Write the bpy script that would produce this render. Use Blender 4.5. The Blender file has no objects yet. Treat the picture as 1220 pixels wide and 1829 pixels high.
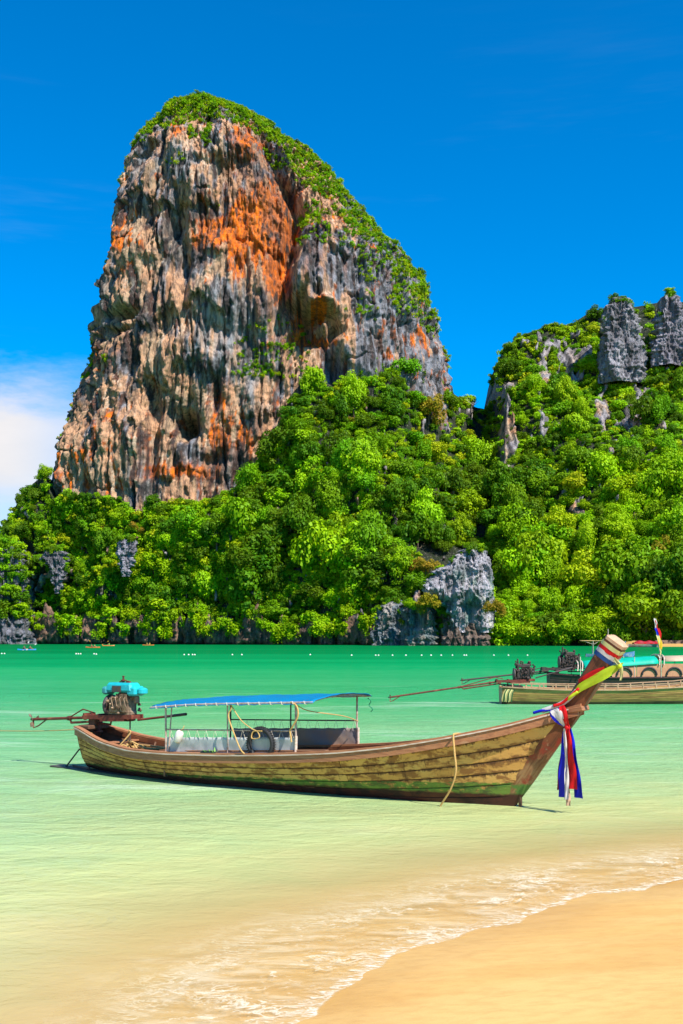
import bpy, math, random
import numpy as np
from mathutils import Vector, Matrix
random.seed(7)
RNG = np.random.default_rng(7)
C = bpy.context.scene.collection
SC = bpy.context.scene
F, H = 2000.0, 2.8          # focal length in photograph pixels, eye height in metres

# ------------------------------------------------------------------ camera, sky, sun, exposure
cam_d = bpy.data.cameras.new('camera')
cam = bpy.data.objects.new('camera', cam_d); C.objects.link(cam)
cam.location = (0, 0, H); cam.rotation_euler = (math.radians(90), 0, 0)
cam_d.sensor_fit = 'VERTICAL'; cam_d.sensor_height = 36; cam_d.lens = F/1829*36
cam_d.shift_y = 225.5/1829; cam_d.clip_start = 0.1; cam_d.clip_end = 12000
SC.camera = cam

SUN_DIR = Vector((0.55, -0.66, 1.0)).normalized()
SUN_EL = math.asin(SUN_DIR.z); SUN_ROT = math.atan2(SUN_DIR.x, SUN_DIR.y)
sd = bpy.data.lights.new('sun', 'SUN'); sd.energy = 4.6; sd.angle = math.radians(0.5); sd.color = (1.0, 0.95, 0.86)
so = bpy.data.objects.new('sun', sd); C.objects.link(so)
so.rotation_euler = (-SUN_DIR).to_track_quat('-Z', 'Y').to_euler(); so.location = (0, 0, 400)

SC.view_settings.view_transform = 'Standard'
SC.view_settings.look = 'None'; SC.view_settings.exposure = 0.82; SC.view_settings.gamma = 1
SC.view_settings.use_curve_mapping = False
SC.cycles.max_bounces = 8; SC.cycles.transparent_max_bounces = 12
SC.cycles.caustics_reflective = False; SC.cycles.caustics_refractive = False

class NT:
    """small node-tree writer"""
    def __init__(s, tree): s.t = tree; s.n = tree.nodes; s.l = tree.links
    def put(s, inp, v):
        if v is None: return
        if isinstance(v, bpy.types.NodeSocket): s.l.new(v, inp)
        else:
            if inp.type == 'RGBA' and hasattr(v, '__len__') and len(v) == 3: v = (*v, 1)
            inp.default_value = v
    def add(s, typ, ins=None, **kw):
        n = s.n.new(typ)
        for k, v in kw.items(): setattr(n, k, v)
        for k, v in (ins or {}).items(): s.put(n.inputs[k], v)
        return n
    def math(s, op, a, b=0.0, c=None, clamp=False):
        n = s.add('ShaderNodeMath', {0: a, 1: b}, operation=op, use_clamp=clamp)
        if c is not None: s.put(n.inputs[2], c)
        return n.outputs[0]
    def mix(s, f, a, b, blend='MIX'):
        n = s.add('ShaderNodeMix', data_type='RGBA', blend_type=blend, clamp_factor=True)
        s.put(n.inputs[0], f); s.put(n.inputs[6], a); s.put(n.inputs[7], b)
        return n.outputs[2]
    def rng(s, v, a, b, c=0.0, d=1.0, smooth=True):
        n = s.add('ShaderNodeMapRange', {0: v, 1: a, 2: b, 3: c, 4: d}, interpolation_type='SMOOTHSTEP' if smooth else 'LINEAR')
        return n.outputs[0]
    def noise(s, vec, scale, detail=4, rough=0.55, dist=0.0, col=False):
        n = s.add('ShaderNodeTexNoise', {'Scale': scale, 'Detail': detail, 'Roughness': rough, 'Distortion': dist})
        if vec is not None: s.l.new(vec, n.inputs['Vector'])
        return n.outputs['Color' if col else 'Fac']
    def mapv(s, vec, scale=(1, 1, 1), rot=(0, 0, 0), loc=(0, 0, 0)):
        n = s.add('ShaderNodeMapping', {'Location': loc, 'Rotation': rot, 'Scale': scale})
        s.l.new(vec, n.inputs['Vector']); return n.outputs[0]
    def ramp(s, f, stops, interp='LINEAR'):
        n = s.add('ShaderNodeValToRGB'); s.put(n.inputs[0], f); cr = n.color_ramp; cr.interpolation = interp
        while len(cr.elements) < len(stops): cr.elements.new(0.5)
        for e, (p, c) in zip(cr.elements, stops): e.position = p; e.color = (*c, 1)
        return n.outputs[0]
    def bump(s, h, strength, dist):
        return s.add('ShaderNodeBump', {'Height': h, 'Strength': strength, 'Distance': dist}).outputs[0]

# world: physical sky, deepened to the photograph's blue, with a low cloud bank to the left
W = bpy.data.worlds.new('World'); SC.world = W; W.use_nodes = True
w = NT(W.node_tree); w.n.clear()
sky = w.add('ShaderNodeTexSky', sky_type='NISHITA', sun_disc=False, sun_elevation=SUN_EL, sun_rotation=SUN_ROT,
            altitude=800, air_density=1.0, dust_density=0.1, ozone_density=3.0)
hs = w.add('ShaderNodeHueSaturation', {'Hue': 0.5, 'Saturation': 1.15, 'Value': 1.0, 'Color': w.mix(1.0, sky.outputs[0], (0.26, 0.92, 1.36), 'MULTIPLY')})
tc = w.add('ShaderNodeTexCoord'); sep = w.add('ShaderNodeSeparateXYZ', {0: tc.outputs['Generated']})
nx, ny, nz = sep.outputs
hyp = w.math('SQRT', w.math('ADD', w.math('MULTIPLY', nx, nx), w.math('MULTIPLY', ny, ny)))
az = w.math('ARCTAN2', nx, ny)
el = w.math('DIVIDE', nz, w.math('MAXIMUM', hyp, 0.01))
cv = w.mapv(tc.outputs['Generated'], (1, 1, 3.2))
cn = w.noise(cv, 3.6, 9, 0.62)
edge = w.math('ADD', el, w.math('MULTIPLY', w.math('SUBTRACT', cn, 0.5), 0.14))
up_m = w.rng(edge, 0.250, 0.200)
az_m = w.rng(az, -0.13, -0.30)
low_m = w.rng(edge, 0.07, 0.15, 0.55, 1.0)
cm = w.math('MULTIPLY', w.math('MULTIPLY', up_m, az_m), low_m)
wisp = w.math('MULTIPLY', w.rng(w.noise(w.mapv(tc.outputs['Generated'], (1, 1, 9)), 2.2, 6, 0.6), 0.56, 0.82, 0, 0.14), w.rng(el, 0.62, 0.1))
cm = w.math('MAXIMUM', cm, wisp)
cshade = w.mix(w.noise(cv, 6.0, 5, 0.6), (5.2, 5.1, 5.1), (7.6, 6.9, 6.3))
skyc = w.mix(w.math('MULTIPLY', cm, 0.93), hs.outputs[0], cshade)
bg = w.add('ShaderNodeBackground', {'Color': skyc, 'Strength': 0.085})
w.l.new(bg.outputs[0], w.add('ShaderNodeOutputWorld').inputs[0])

# ------------------------------------------------------------------ helpers
def tag(o, label=None, cat=None, group=None, kind=None):
    if label: o['label'] = label
    if cat: o['category'] = cat
    if group: o['group'] = group
    if kind: o['kind'] = kind
    return o

def empty(name, loc=(0, 0, 0), rz=0.0):
    o = bpy.data.objects.new(name, None); C.objects.link(o)
    o.location = loc; o.rotation_euler = (0, 0, rz); o.empty_display_size = 0.2
    return o

def build(name, vs, fs, m, parent=None, smooth=False, xf=None, attrs=None):
    """link one mesh object; top-level ones get their origin at their own base"""
    vs = np.asarray(vs, dtype=np.float64).reshape(-1, 3)
    if xf is not None:
        M = np.array(xf); vs = vs @ M[:3, :3].T + M[:3, 3]
    o0 = np.zeros(3)
    if parent is None and len(vs):
        o0 = (vs.min(0)+vs.max(0))/2; o0[2] = vs[:, 2].min(); vs = vs-o0
    me = bpy.data.meshes.new(name)
    if isinstance(fs, np.ndarray):
        n, k = fs.shape
        me.vertices.add(len(vs)); me.vertices.foreach_set('co', vs.ravel())
        me.loops.add(n*k); me.loops.foreach_set('vertex_index', fs.ravel().astype(np.int32))
        me.polygons.add(n); me.polygons.foreach_set('loop_start', np.arange(0, n*k, k, dtype=np.int32))
        me.update(calc_edges=True)
    else:
        me.from_pydata(vs.tolist(), [], fs)
    if smooth:
        me.polygons.foreach_set('use_smooth', np.ones(len(me.polygons), dtype=bool))
    for an, (typ, data) in (attrs or {}).items():
        a = me.attributes.new(an, typ, 'POINT')
        a.data.foreach_set('color' if typ == 'FLOAT_COLOR' else 'value', np.asarray(data, dtype=np.float32).ravel())
    if m: me.materials.append(m)
    o = bpy.data.objects.new(name, me); C.objects.link(o)
    o.location = o0
    if parent: o.parent = parent
    return o

class MB:
    """collects shapes that make up ONE part"""
    def __init__(s): s.v = []; s.f = []
    def add(s, vs, fs):
        n = len(s.v); s.v += [tuple(v) for v in vs]; s.f += [tuple(i+n for i in f) for f in fs]; return s
    def box(s, c, d, R=None, taper=1.0, bev=0.0):
        hx, hy, hz = d[0]/2, d[1]/2, d[2]/2
        b = min(bev, hx*.9, hy*.9, hz*.9)
        if b <= 0:
            vs = [(x*hx*(taper if z > 0 else 1), y*hy*(taper if z > 0 else 1), z*hz) for z in (-1, 1) for y in (-1, 1) for x in (-1, 1)]
            fs = [(0, 2, 3, 1), (4, 5, 7, 6), (0, 1, 5, 4), (2, 6, 7, 3), (0, 4, 6, 2), (1, 3, 7, 5)]
        else:
            def ring(z, e, t):
                X, Y = (hx-e)*t, (hy-e)*t; q = b if e == 0 else b*.4
                return [(-X+q, -Y, z), (X-q, -Y, z), (X, -Y+q, z), (X, Y-q, z), (X-q, Y, z), (-X+q, Y, z), (-X, Y-q, z), (-X, -Y+q, z)]
            vs = ring(-hz, b, 1)+ring(-hz+b, 0, 1)+ring(hz-b, 0, taper)+ring(hz, b, taper)
            fs = [tuple(range(7, -1, -1)), tuple(range(24, 32))]
            for r in range(3):
                for i in range(8):
                    j = (i+1) % 8; fs.append((r*8+i, r*8+j, r*8+8+j, r*8+8+i))
        M = R if R is not None else Matrix.Identity(3)
        return s.add([tuple(M @ Vector(v)+Vector(c)) for v in vs], fs)
    def beam(s, p, q, wd, ht, up=(0, 0, 1), bev=0.0):
        p, q = Vector(p), Vector(q); d = (q-p); L = d.length; d.normalize()
        up = Vector(up); y = up.cross(d)
        if y.length < 1e-4: y = Vector((0, 1, 0)).cross(d)
        y.normalize(); z = d.cross(y)
        R = Matrix((d, y, z)).transposed()
        return s.box((p+q)/2, (L, wd, ht), R, bev=bev)
    def tube(s, pts, r, n=8, closed=False, cap=True):
        pts = [Vector(p) for p in pts]; m = len(pts)
        rs = r if hasattr(r, '__len__') else [r]*m
        up = None; vs = []
        for i in range(m):
            if closed: t = pts[(i+1) % m]-pts[i-1]
            else: t = pts[min(i+1, m-1)]-pts[max(i-1, 0)]
            t.normalize()
            if up is None:
                up = Vector((0, 0, 1)) if abs(t.z) < 0.9 else Vector((1, 0, 0))
            a = (up-t*up.dot(t)); a.normalize(); up = a; b = t.cross(a)
            for k in range(n):
                th = 2*math.pi*k/n
                vs.append(pts[i]+(a*math.cos(th)+b*math.sin(th))*rs[i])
        fs = []
        for i in range(m if closed else m-1):
            j = (i+1) % m
            for k in range(n):
                l = (k+1) % n; fs.append((i*n+k, i*n+l, j*n+l, j*n+k))
        if cap and not closed:
            fs.append(tuple(range(n-1, -1, -1))); fs.append(tuple((m-1)*n+k for k in range(n)))
        return s.add(vs, fs)
    def lathe(s, c, axis, prof, n=16):
        ax = Vector(axis).normalized(); a = ax.orthogonal().normalized(); b = ax.cross(a); c = Vector(c)
        vs = []; m = len(prof)
        for (t, r) in prof:
            for k in range(n):
                th = 2*math.pi*k/n; vs.append(c+ax*t+(a*math.cos(th)+b*math.sin(th))*max(r, 1e-4))
        fs = [(i*n+k, i*n+(k+1) % n, (i+1)*n+(k+1) % n, (i+1)*n+k) for i in range(m-1) for k in range(n)]
        fs.append(tuple(range(n-1, -1, -1))); fs.append(tuple((m-1)*n+k for k in range(n)))
        return s.add(vs, fs)
    def grid(s, G, closed_u=False, thick=None):
        """G: [nv][nu] points; with thick (a vector or function) a closed slab"""
        nv, nu = len(G), len(G[0]); vs = [Vector(p) for r in G for p in r]; fs = []
        for j in range(nv-1):
            for i in range(nu if closed_u else nu-1):
                k = (i+1) % nu; fs.append((j*nu+i, j*nu+k, (j+1)*nu+k, (j+1)*nu+i))
        if thick is not None:
            n = len(vs); t = Vector(thick); vs2 = [v+t for v in vs]
            fs2 = [tuple(i+n for i in reversed(f)) for f in fs]; ed = []
            for i in range(nu-1): ed += [(i+1, i, i+n, i+1+n), ((nv-1)*nu+i, (nv-1)*nu+i+1, (nv-1)*nu+i+1+n, (nv-1)*nu+i+n)]
            for j in range(nv-1): ed += [(j*nu, (j+1)*nu, (j+1)*nu+n, j*nu+n), ((j+1)*nu+nu-1, j*nu+nu-1, j*nu+nu-1+n, (j+1)*nu+nu-1+n)]
            vs += vs2; fs += fs2+ed
        return s.add(vs, fs)
    def build(s, name, m, parent=None, smooth=False, xf=None):
        return build(name, s.v, s.f, m, parent, smooth, xf)

def spline(pts, n=8):
    """Catmull-Rom through the points"""
    P = [Vector(p) for p in pts]; P = [P[0]*2-P[1]]+P+[P[-1]*2-P[-2]]; out = []
    for i in range(1, len(P)-2):
        a, b, c, d = P[i-1:i+3]
        for k in range(n):
            t = k/n
            out.append(0.5*((2*b)+(c-a)*t+(2*a-5*b+4*c-d)*t*t+(3*b-a-3*c+d)*t**3))
    out.append(P[-2]); return out

# vectorised gradient noise
def _hash(ix, iy, iz, seed):
    h = (ix.astype(np.uint32)*np.uint32(374761393) + iy.astype(np.uint32)*np.uint32(668265263) + iz.astype(np.uint32)*np.uint32(2147483647) + np.uint32(seed*144665+1))
    h = (h ^ (h >> np.uint32(13)))*np.uint32(1274126177)
    h = (h ^ (h >> np.uint32(15)))*np.uint32(2246822519)
    return h ^ (h >> np.uint32(16))
_g = np.random.default_rng(3).normal(size=(256, 3)); _g /= np.linalg.norm(_g, axis=1)[:, None]; _g = _g.astype(np.float32)
def gn(x, y, z, seed=0):
    x, y, z = [np.asarray(a, dtype=np.float32) for a in np.broadcast_arrays(x, y, z)]
    fx, fy, fz = np.floor(x), np.floor(y), np.floor(z)
    ix, iy, iz = fx.astype(np.int64), fy.astype(np.int64), fz.astype(np.int64)
    dx, dy, dz = x-fx, y-fy, z-fz
    u, v, t = [d*d*d*(d*(d*6-15)+10) for d in (dx, dy, dz)]
    out = 0
    for a in (0, 1):
        for b in (0, 1):
            for c in (0, 1):
                g = _g[_hash(ix+a, iy+b, iz+c, seed) & np.uint32(255)]
                w_ = (u if a else 1-u)*(v if b else 1-v)*(t if c else 1-t)
                out = out + w_*(g[..., 0]*(dx-a)+g[..., 1]*(dy-b)+g[..., 2]*(dz-c))
    return out*1.5
def fbm(x, y, z, oct=4, seed=0, gain=0.5, lac=2.03):
    s = 0; a = 1
    for o in range(oct):
        s = s+a*gn(x, y, z, seed+o*17); x, y, z = x*lac+3.1, y*lac+1.7, z*lac+5.3; a *= gain
    return s
def ridge(x, y, z, oct=4, seed=0, gain=0.5):
    s = 0; a = 1; tot = 0
    for o in range(oct):
        s = s+a*(1-2*np.abs(gn(x, y, z, seed+o*31))); tot += a; x, y, z = x*2.03+2.2, y*2.03, z*2.03+4.4; a *= gain
    return s/tot
def sst(a, b, x):
    t = np.clip((x-a)/(b-a), 0, 1); return t*t*(3-2*t)
def PX(px, py, Y):
    """the place at distance Y that stands at a photograph pixel (used to read sizes off the photograph)"""
    return ((px-610)/F*Y, Y, H-(py-1140)/F*Y)

# ------------------------------------------------------------------ materials
def new_mat(name):
    m = bpy.data.materials.new(name); m.use_nodes = True; t = NT(m.node_tree); t.n.clear()
    out = t.add('ShaderNodeOutputMaterial'); return m, t, out
def pbr(t, out, col, rough=0.6, normal=None, metal=0.0, spec=0.4):
    p = t.add('ShaderNodeBsdfPrincipled', {'Base Color': col, 'Roughness': rough, 'Metallic': metal, 'Specular IOR Level': spec, 'Normal': normal})
    t.l.new(p.outputs[0], out.inputs[0]); return p
_mc = {}
def M(name, c1, c2=None, scale=6.0, rough=0.6, bump=0.3, bd=0.01, stretch=(1, 1, 1), metal=0.0, lo=0.4, hi=0.62, spec=0.4, c3=None):
    """two or three tones of a surface mixed by grain"""
    if name in _mc: return _mc[name]
    m, t, out = new_mat(name); _mc[name] = m
    c2 = c2 or tuple(x*0.7 for x in c1)
    tcn = t.add('ShaderNodeTexCoord').outputs['Object']; v = t.mapv(tcn, stretch)
    n = t.noise(v, scale, 6, 0.6); col = t.mix(t.rng(n, lo, hi), c1, c2)
    if c3: col = t.mix(t.rng(t.noise(v, scale*0.45, 5, 0.65, 0.4), 0.55, 0.66), col, c3)
    rnd = t.add('ShaderNodeObjectInfo').outputs['Random']
    col = t.mix(0.35, col, t.mix(rnd, tuple(x*0.7 for x in c1), tuple(min(1, x*1.2) for x in c1)))
    fine = t.noise(v, scale*4, 4, 0.6)
    pbr(t, out, col, t.rng(n, 0.3, 0.7, rough*0.85, min(1, rough*1.15)), t.bump(t.math('ADD', n, t.math('MULTIPLY', fine, 0.4)), bump, bd), metal, spec)
    return m

# ------------------------------------------------------------------ rock, leaf, water and sand materials
def rock_material(name):
    m, t, out = new_mat(name)
    at = t.add('ShaderNodeAttribute', attribute_name='stain').outputs['Color']
    g = t.add('ShaderNodeNewGeometry').outputs['Position']
    v = t.mapv(g, (1, 1, 0.16)); vb = t.mapv(g, (1, 1, 0.5))
    n1 = t.noise(v, 0.5, 8, 0.70); n2 = t.noise(vb, 1.2, 6, 0.68)
    col = t.mix(t.rng(n1, 0.38, 0.58, 0, 1), t.mix(0.72, at, (0.04, 0.035, 0.035)), at)
    col = t.mix(t.rng(n2, 0.52, 0.75, 0, 0.55), col, t.mix(0.5, at, (0.75, 0.66, 0.55)))
    h = t.math('ADD', n1, t.math('MULTIPLY', n2, 0.35))
    pbr(t, out, col, 0.9, t.bump(h, 1.0, 2.2), spec=0.15)
    return m
ROCK = rock_material('limestone')

def leaf_material(name, c1, c2, c3):
    m, t, out = new_mat(name)
    tint = t.add('ShaderNodeAttribute', attribute_name='tint').outputs['Fac']
    rnd = t.add('ShaderNodeObjectInfo').outputs['Random']
    pos = t.add('ShaderNodeNewGeometry').outputs['Position']
    big = t.noise(pos, 0.05, 3, 0.5)
    col = t.mix(tint, c1, c2)
    col = t.mix(t.math('MULTIPLY', t.rng(big, 0.42, 0.6), 0.7), col, c3)
    hv = t.add('ShaderNodeHueSaturation', {'Hue': t.rng(rnd, 0, 1, 0.482, 0.512, False), 'Saturation': 1.0, 'Value': t.rng(rnd, 0, 1, 0.85, 1.2, False), 'Color': col})
    p = t.add('ShaderNodeBsdfPrincipled', {'Base Color': hv.outputs[0], 'Roughness': 0.55, 'Specular IOR Level': 0.12})
    tr = t.add('ShaderNodeBsdfTranslucent', {'Color': t.mix(0.4, hv.outputs[0], (0.36, 0.52, 0.005))})
    mx = t.add('ShaderNodeMixShader', {0: 0.28, 1: p.outputs[0], 2: tr.outputs[0]})
    t.l.new(mx.outputs[0], out.inputs[0]); return m
LEAF = {
 'bright green': leaf_material('leaf_bright', (0.16, 0.32, 0.003), (0.30, 0.53, 0.003), (0.34, 0.53, 0.003)),
 'mid green': leaf_material('leaf_mid', (0.08, 0.21, 0.003), (0.16, 0.37, 0.003), (0.20, 0.39, 0.003)),
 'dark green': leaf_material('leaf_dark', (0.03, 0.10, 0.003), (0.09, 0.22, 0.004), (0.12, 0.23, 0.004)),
 'yellow green': leaf_material('leaf_yellow', (0.30, 0.40, 0.004), (0.52, 0.58, 0.006), (0.40, 0.50, 0.006)),
 'rusty brown': leaf_material('leaf_rust', (0.20, 0.17, 0.01), (0.40, 0.22, 0.02), (0.30, 0.26, 0.01)),
}
BARK = M('bark', (0.16, 0.11, 0.07), (0.07, 0.05, 0.035), 2.0, 0.9)
SOIL = M('hill_undergrowth', (0.018, 0.045, 0.008), (0.035, 0.03, 0.012), 0.15, 0.95, 0.6, 0.8)

# ------------------------------------------------------------------ shoreline, sand and sea
SH = np.array([(-900, -200), (-60, -22), (-8, -2.2), (-4, 1.6), (-2, 4.3), (-1.0, 6.2), (-.42, 7.4), (-.2, 8.13), (-.04, 8.82), (.19, 9.33), (.39, 9.74),
               (.81, 10.18), (1.35, 10.77), (1.73, 10.98), (2.2, 11.67), (2.74, 12.17), (3.36, 12.44), (3.9, 12.9), (6, 14.0), (10, 15.4), (25, 19), (80, 26), (900, 60)])
def shore_dist(x, y):
    best = np.full(x.shape, 1e9)
    for (ax, ay), (bx, by) in zip(SH[:-1], SH[1:]):
        dx, dy = bx-ax, by-ay; t = np.clip(((x-ax)*dx+(y-ay)*dy)/(dx*dx+dy*dy), 0, 1)
        best = np.minimum(best, np.hypot(x-ax-t*dx, y-ay-t*dy))
    sg = np.where(y > np.interp(x, SH[:, 0], SH[:, 1]), 1.0, -1.0)
    return best*sg
def grid_xy():
    xs = np.concatenate([-np.geomspace(6.2, 5000, 60)[::-1], np.arange(-6, 6.01, 0.08), np.geomspace(6.2, 5000, 60)])
    ys = np.concatenate([-np.geomspace(4, 400, 20)[::-1], np.arange(-3.9, 6.5, .3), np.arange(6.6, 16.01, 0.08), np.geomspace(16.2, 7000, 110)])
    return np.meshgrid(xs, ys)
def quads(nv, nu):
    i = (np.arange(nv-1)[:, None]*nu+np.arange(nu-1)[None]).ravel()
    return np.stack([i, i+1, i+nu+1, i+nu], 1)
gx, gy = grid_xy(); gd = shore_dist(gx, gy)
gdn = gd+0.10*fbm(gx*0.9, gy*0.9, 0*gx, 3, 5)*np.clip(1-np.abs(gd)/6, 0, 1)+0.05*fbm(gx*3.5, gy*3.5, 0*gx, 3, 9)*np.clip(1-np.abs(gd)/1.5, 0, 1)
sz = np.where(gd < 0, np.minimum(-gdn*0.075, 0.9+0*gd), np.maximum(-gdn*0.055, -7))+0.012*fbm(gx*.5, gy*1.2, 0*gx, 3, 3)*np.clip(1-np.abs(gd)/15, 0, 1)
m, t, out = new_mat('sand')
pos = t.add('ShaderNodeNewGeometry').outputs['Position']; dsn = t.add('ShaderNodeAttribute', attribute_name='shore').outputs['Fac']
big = t.noise(t.mapv(pos, (0.5, 1.6, 1)), 0.6, 4, 0.55); grain = t.noise(pos, 320, 2, 0.6); mid = t.noise(t.mapv(pos, (1, 2.2, 1), (0, 0, 0.45)), 5, 5, 0.6)
col = t.mix(t.rng(big, 0.35, 0.65), (0.60, 0.345, 0.10), (0.69, 0.43, 0.145))
col = t.mix(t.rng(mid, 0.4, 0.7, 0, 0.35), col, (0.48, 0.25, 0.07))
wet = t.rng(t.math('ADD', dsn, t.math('MULTIPLY', big, 0.5)), -0.75, 0.25)
col = t.mix(t.math('MULTIPLY', wet, 0.18), col, (0.40, 0.21, 0.065))
col = t.mix(t.rng(grain, 0.3, 0.7, 0.0, 0.30), col, (0.36, 0.2, 0.08))
speck = t.rng(t.noise(pos, 23, 2, 0.5), 0.79, 0.82); col = t.mix(speck, col, (0.09, 0.05, 0.02))
pbr(t, out, col, t.rng(wet, 0, 1, 0.9, 0.45), t.bump(t.math('ADD', t.math('MULTIPLY', grain, 0.10), mid), 0.35, 0.018), spec=0.25)
SAND = m
nv, nu = gx.shape
sand = build('beach_sand', np.stack([gx, gy, sz], -1).reshape(-1, 3), quads(nv, nu), SAND, smooth=True, attrs={'shore': ('FLOAT', gdn)})
tag(sand, kind='structure')

m, t, out = new_mat('sea_water')
pos = t.add('ShaderNodeNewGeometry').outputs['Position']; dsn = t.add('ShaderNodeAttribute', attribute_name='shore').outputs['Fac']
lz = t.rng(t.math('LOGARITHM', t.math('MAXIMUM', t.math('ADD', dsn, 1.0), 1.0), 10.0), 0.0, 2.8, 0, 1, False)
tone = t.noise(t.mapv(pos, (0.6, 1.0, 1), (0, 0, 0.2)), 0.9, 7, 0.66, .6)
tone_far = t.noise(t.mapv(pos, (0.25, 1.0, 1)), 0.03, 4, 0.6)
lz = t.math('ADD', lz, t.math('MULTIPLY', t.math('SUBTRACT', tone, 0.5), 0.14))  # light and dark of ripples painted into the colour, along with turbidity
lz = t.math('ADD', lz, t.math('MULTIPLY', t.math('SUBTRACT', tone_far, 0.5), 0.30))  # broad streaks of the same painted ripple tone for the far water
# water by its depth plus the painted ripple tones, from clear sand shallows to emerald
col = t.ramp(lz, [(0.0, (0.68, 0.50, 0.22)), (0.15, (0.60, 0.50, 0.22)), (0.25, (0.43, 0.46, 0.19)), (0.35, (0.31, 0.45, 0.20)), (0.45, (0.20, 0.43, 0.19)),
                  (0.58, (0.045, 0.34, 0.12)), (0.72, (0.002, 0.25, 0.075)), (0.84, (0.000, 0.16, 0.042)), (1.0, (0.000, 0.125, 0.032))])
sw = t.noise(t.mapv(pos, (0.3, 0.8, 1), (0, 0, -0.2)), 0.34, 9, 0.66, .5)
milk = t.math('MULTIPLY', t.rng(sw, 0.52, 0.72, 0, 0.55), t.rng(dsn, 2, 10))
milk = t.math('MULTIPLY', milk, t.rng(dsn, 60, 25))
col = t.mix(milk, col, (0.60, 0.72, 0.56))
# foam: a thin lace at the edge and broken lines behind it
warp = t.noise(pos, 1.1, 4, 0.6)
dw = t.math('ADD', dsn, t.math('MULTIPLY', t.math('SUBTRACT', warp, 0.5), 0.9))
lace = t.noise(t.mapv(pos, (1.0, 1.7, 1), (0, 0, 0.5)), 4.2, 7, 0.72, 1.4)
lace2 = t.noise(t.mapv(pos, (1.0, 2.4, 1), (0, 0, 0.5)), 9.0, 6, 0.7, 1.0)
edge = t.math('MULTIPLY', t.rng(dsn, 0.0, 0.03), t.rng(t.math('ADD', dsn, t.math('MULTIPLY', t.math('SUBTRACT', lace, 0.5), 0.9)), 0.34, 0.0))
edge = t.math('MULTIPLY', edge, t.rng(lace2, 0.40, 0.60, 0.12, .85))
patch = t.math('MULTIPLY', t.rng(t.math('ADD', lace, t.math('MULTIPLY', warp, 0.25)), 0.67, 0.78), t.math('MULTIPLY', t.rng(dw, 0.0, 0.3), t.rng(dw, 2.2, 0.7)))
line2 = t.math('MULTIPLY', t.math('MULTIPLY', t.rng(dw, 1.05, 1.25), t.rng(dw, 1.75, 1.3)), t.rng(lace2, 0.47, 0.64))
crest = t.math('MULTIPLY', t.rng(t.noise(t.mapv(pos, (0.35, 1.7, 1)), 2.2, 5, 0.65), 0.70, 0.78), t.math('MULTIPLY', t.rng(dsn, 1.5, 4), t.rng(dsn, 40, 12)))
wash = t.math('MULTIPLY', t.math('MULTIPLY', t.rng(dw, 0.0, 0.3), t.rng(dw, 2.3, 1.2)), t.rng(t.noise(t.mapv(pos, (0.8, 2.0, 1), (0, 0, 0.45)), 2.0, 8, 0.7, .8), 0.38, 0.72, 0.0, 0.45))
veins = t.math('SUBTRACT', 1.0, t.math('MULTIPLY', t.math('ABSOLUTE', t.math('SUBTRACT', t.noise(t.mapv(pos, (1, 1.6, 1), (0, 0, .5)), 3.0, 5, .65, 1.2), .5)), 16.0), clamp=True)
wash = t.math('MAXIMUM', wash, t.math('MULTIPLY', t.math('MULTIPLY', veins, t.math('MULTIPLY', t.rng(dw, 0.0, 0.25), t.rng(dw, 2.3, 1.0))), t.rng(warp, .42, .62, 0.0, .75)))
foam = t.math('MAXIMUM', t.math('MAXIMUM', t.math('MAXIMUM', edge, wash), t.math('MULTIPLY', patch, 0.65)), t.math('MAXIMUM', t.math('MULTIPLY', line2, 0.55), t.math('MULTIPLY', crest, 0.55)), clamp=True)
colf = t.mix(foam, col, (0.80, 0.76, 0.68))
# waves
w1 = t.noise(t.mapv(pos, (0.8, 1.25, 1), (0, 0, 0.25)), 1.3, 5, 0.6, 0.8)
w2 = t.noise(t.mapv(pos, (0.9, 1.3, 1), (0, 0, -0.3)), 5.5, 4, 0.6, 0.5)
wf = t.noise(t.mapv(pos, (0.3, 1.0, 1)), 0.22, 4, 0.6)
hgt = t.math('ADD', t.math('MULTIPLY', w1, 1.0), t.math('ADD', t.math('MULTIPLY', w2, 0.42), t.math('MULTIPLY', wf, 3.0)))
amp = t.rng(dsn, 0.0, 12.0, 0.014, 0.13)
bn = t.add('ShaderNodeBump', {'Height': hgt, 'Strength': 1.0, 'Distance': amp}).outputs[0]
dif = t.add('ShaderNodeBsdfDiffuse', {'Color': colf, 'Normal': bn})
gls = t.add('ShaderNodeBsdfGlossy', {'Color': (1, 1, 1), 'Roughness': 0.10, 'Normal': bn})
fr = t.add('ShaderNodeFresnel', {'IOR': 1.33, 'Normal': bn}).outputs[0]
gf = t.math('MULTIPLY', t.math('MULTIPLY', fr, t.rng(dsn, 0, 8, 0.28, 0.55)), t.math('SUBTRACT', 1.0, foam))
body = t.add('ShaderNodeMixShader', {0: t.math('MINIMUM', gf, t.rng(dsn, 12, 90, 0.5, 0.07)), 1: dif.outputs[0], 2: gls.outputs[0]})
tr = t.add('ShaderNodeBsdfTransparent', {'Color': (1, 1, 0.98)})
clear = t.math('MULTIPLY', t.rng(dsn, 0.0, 5.0, 0.85, 0.0), t.math('SUBTRACT', 1.0, foam))
clear = t.math('MAXIMUM', clear, t.rng(dsn, 0.01, -0.01))
mx = t.add('ShaderNodeMixShader', {0: clear, 1: body.outputs[0], 2: tr.outputs[0]})
t.l.new(mx.outputs[0], out.inputs[0]); WATER = m
wz = 0*gx+0.02*fbm(gx*0.5, gy*1.1, 0*gx, 3, 21)*np.clip(gd/6, 0, 1)*np.clip(1-np.abs(gd)/60, 0, 1)
keep = gdn.ravel() > -0.6
q = quads(nv, nu); q = q[keep[q].all(1)]
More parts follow.
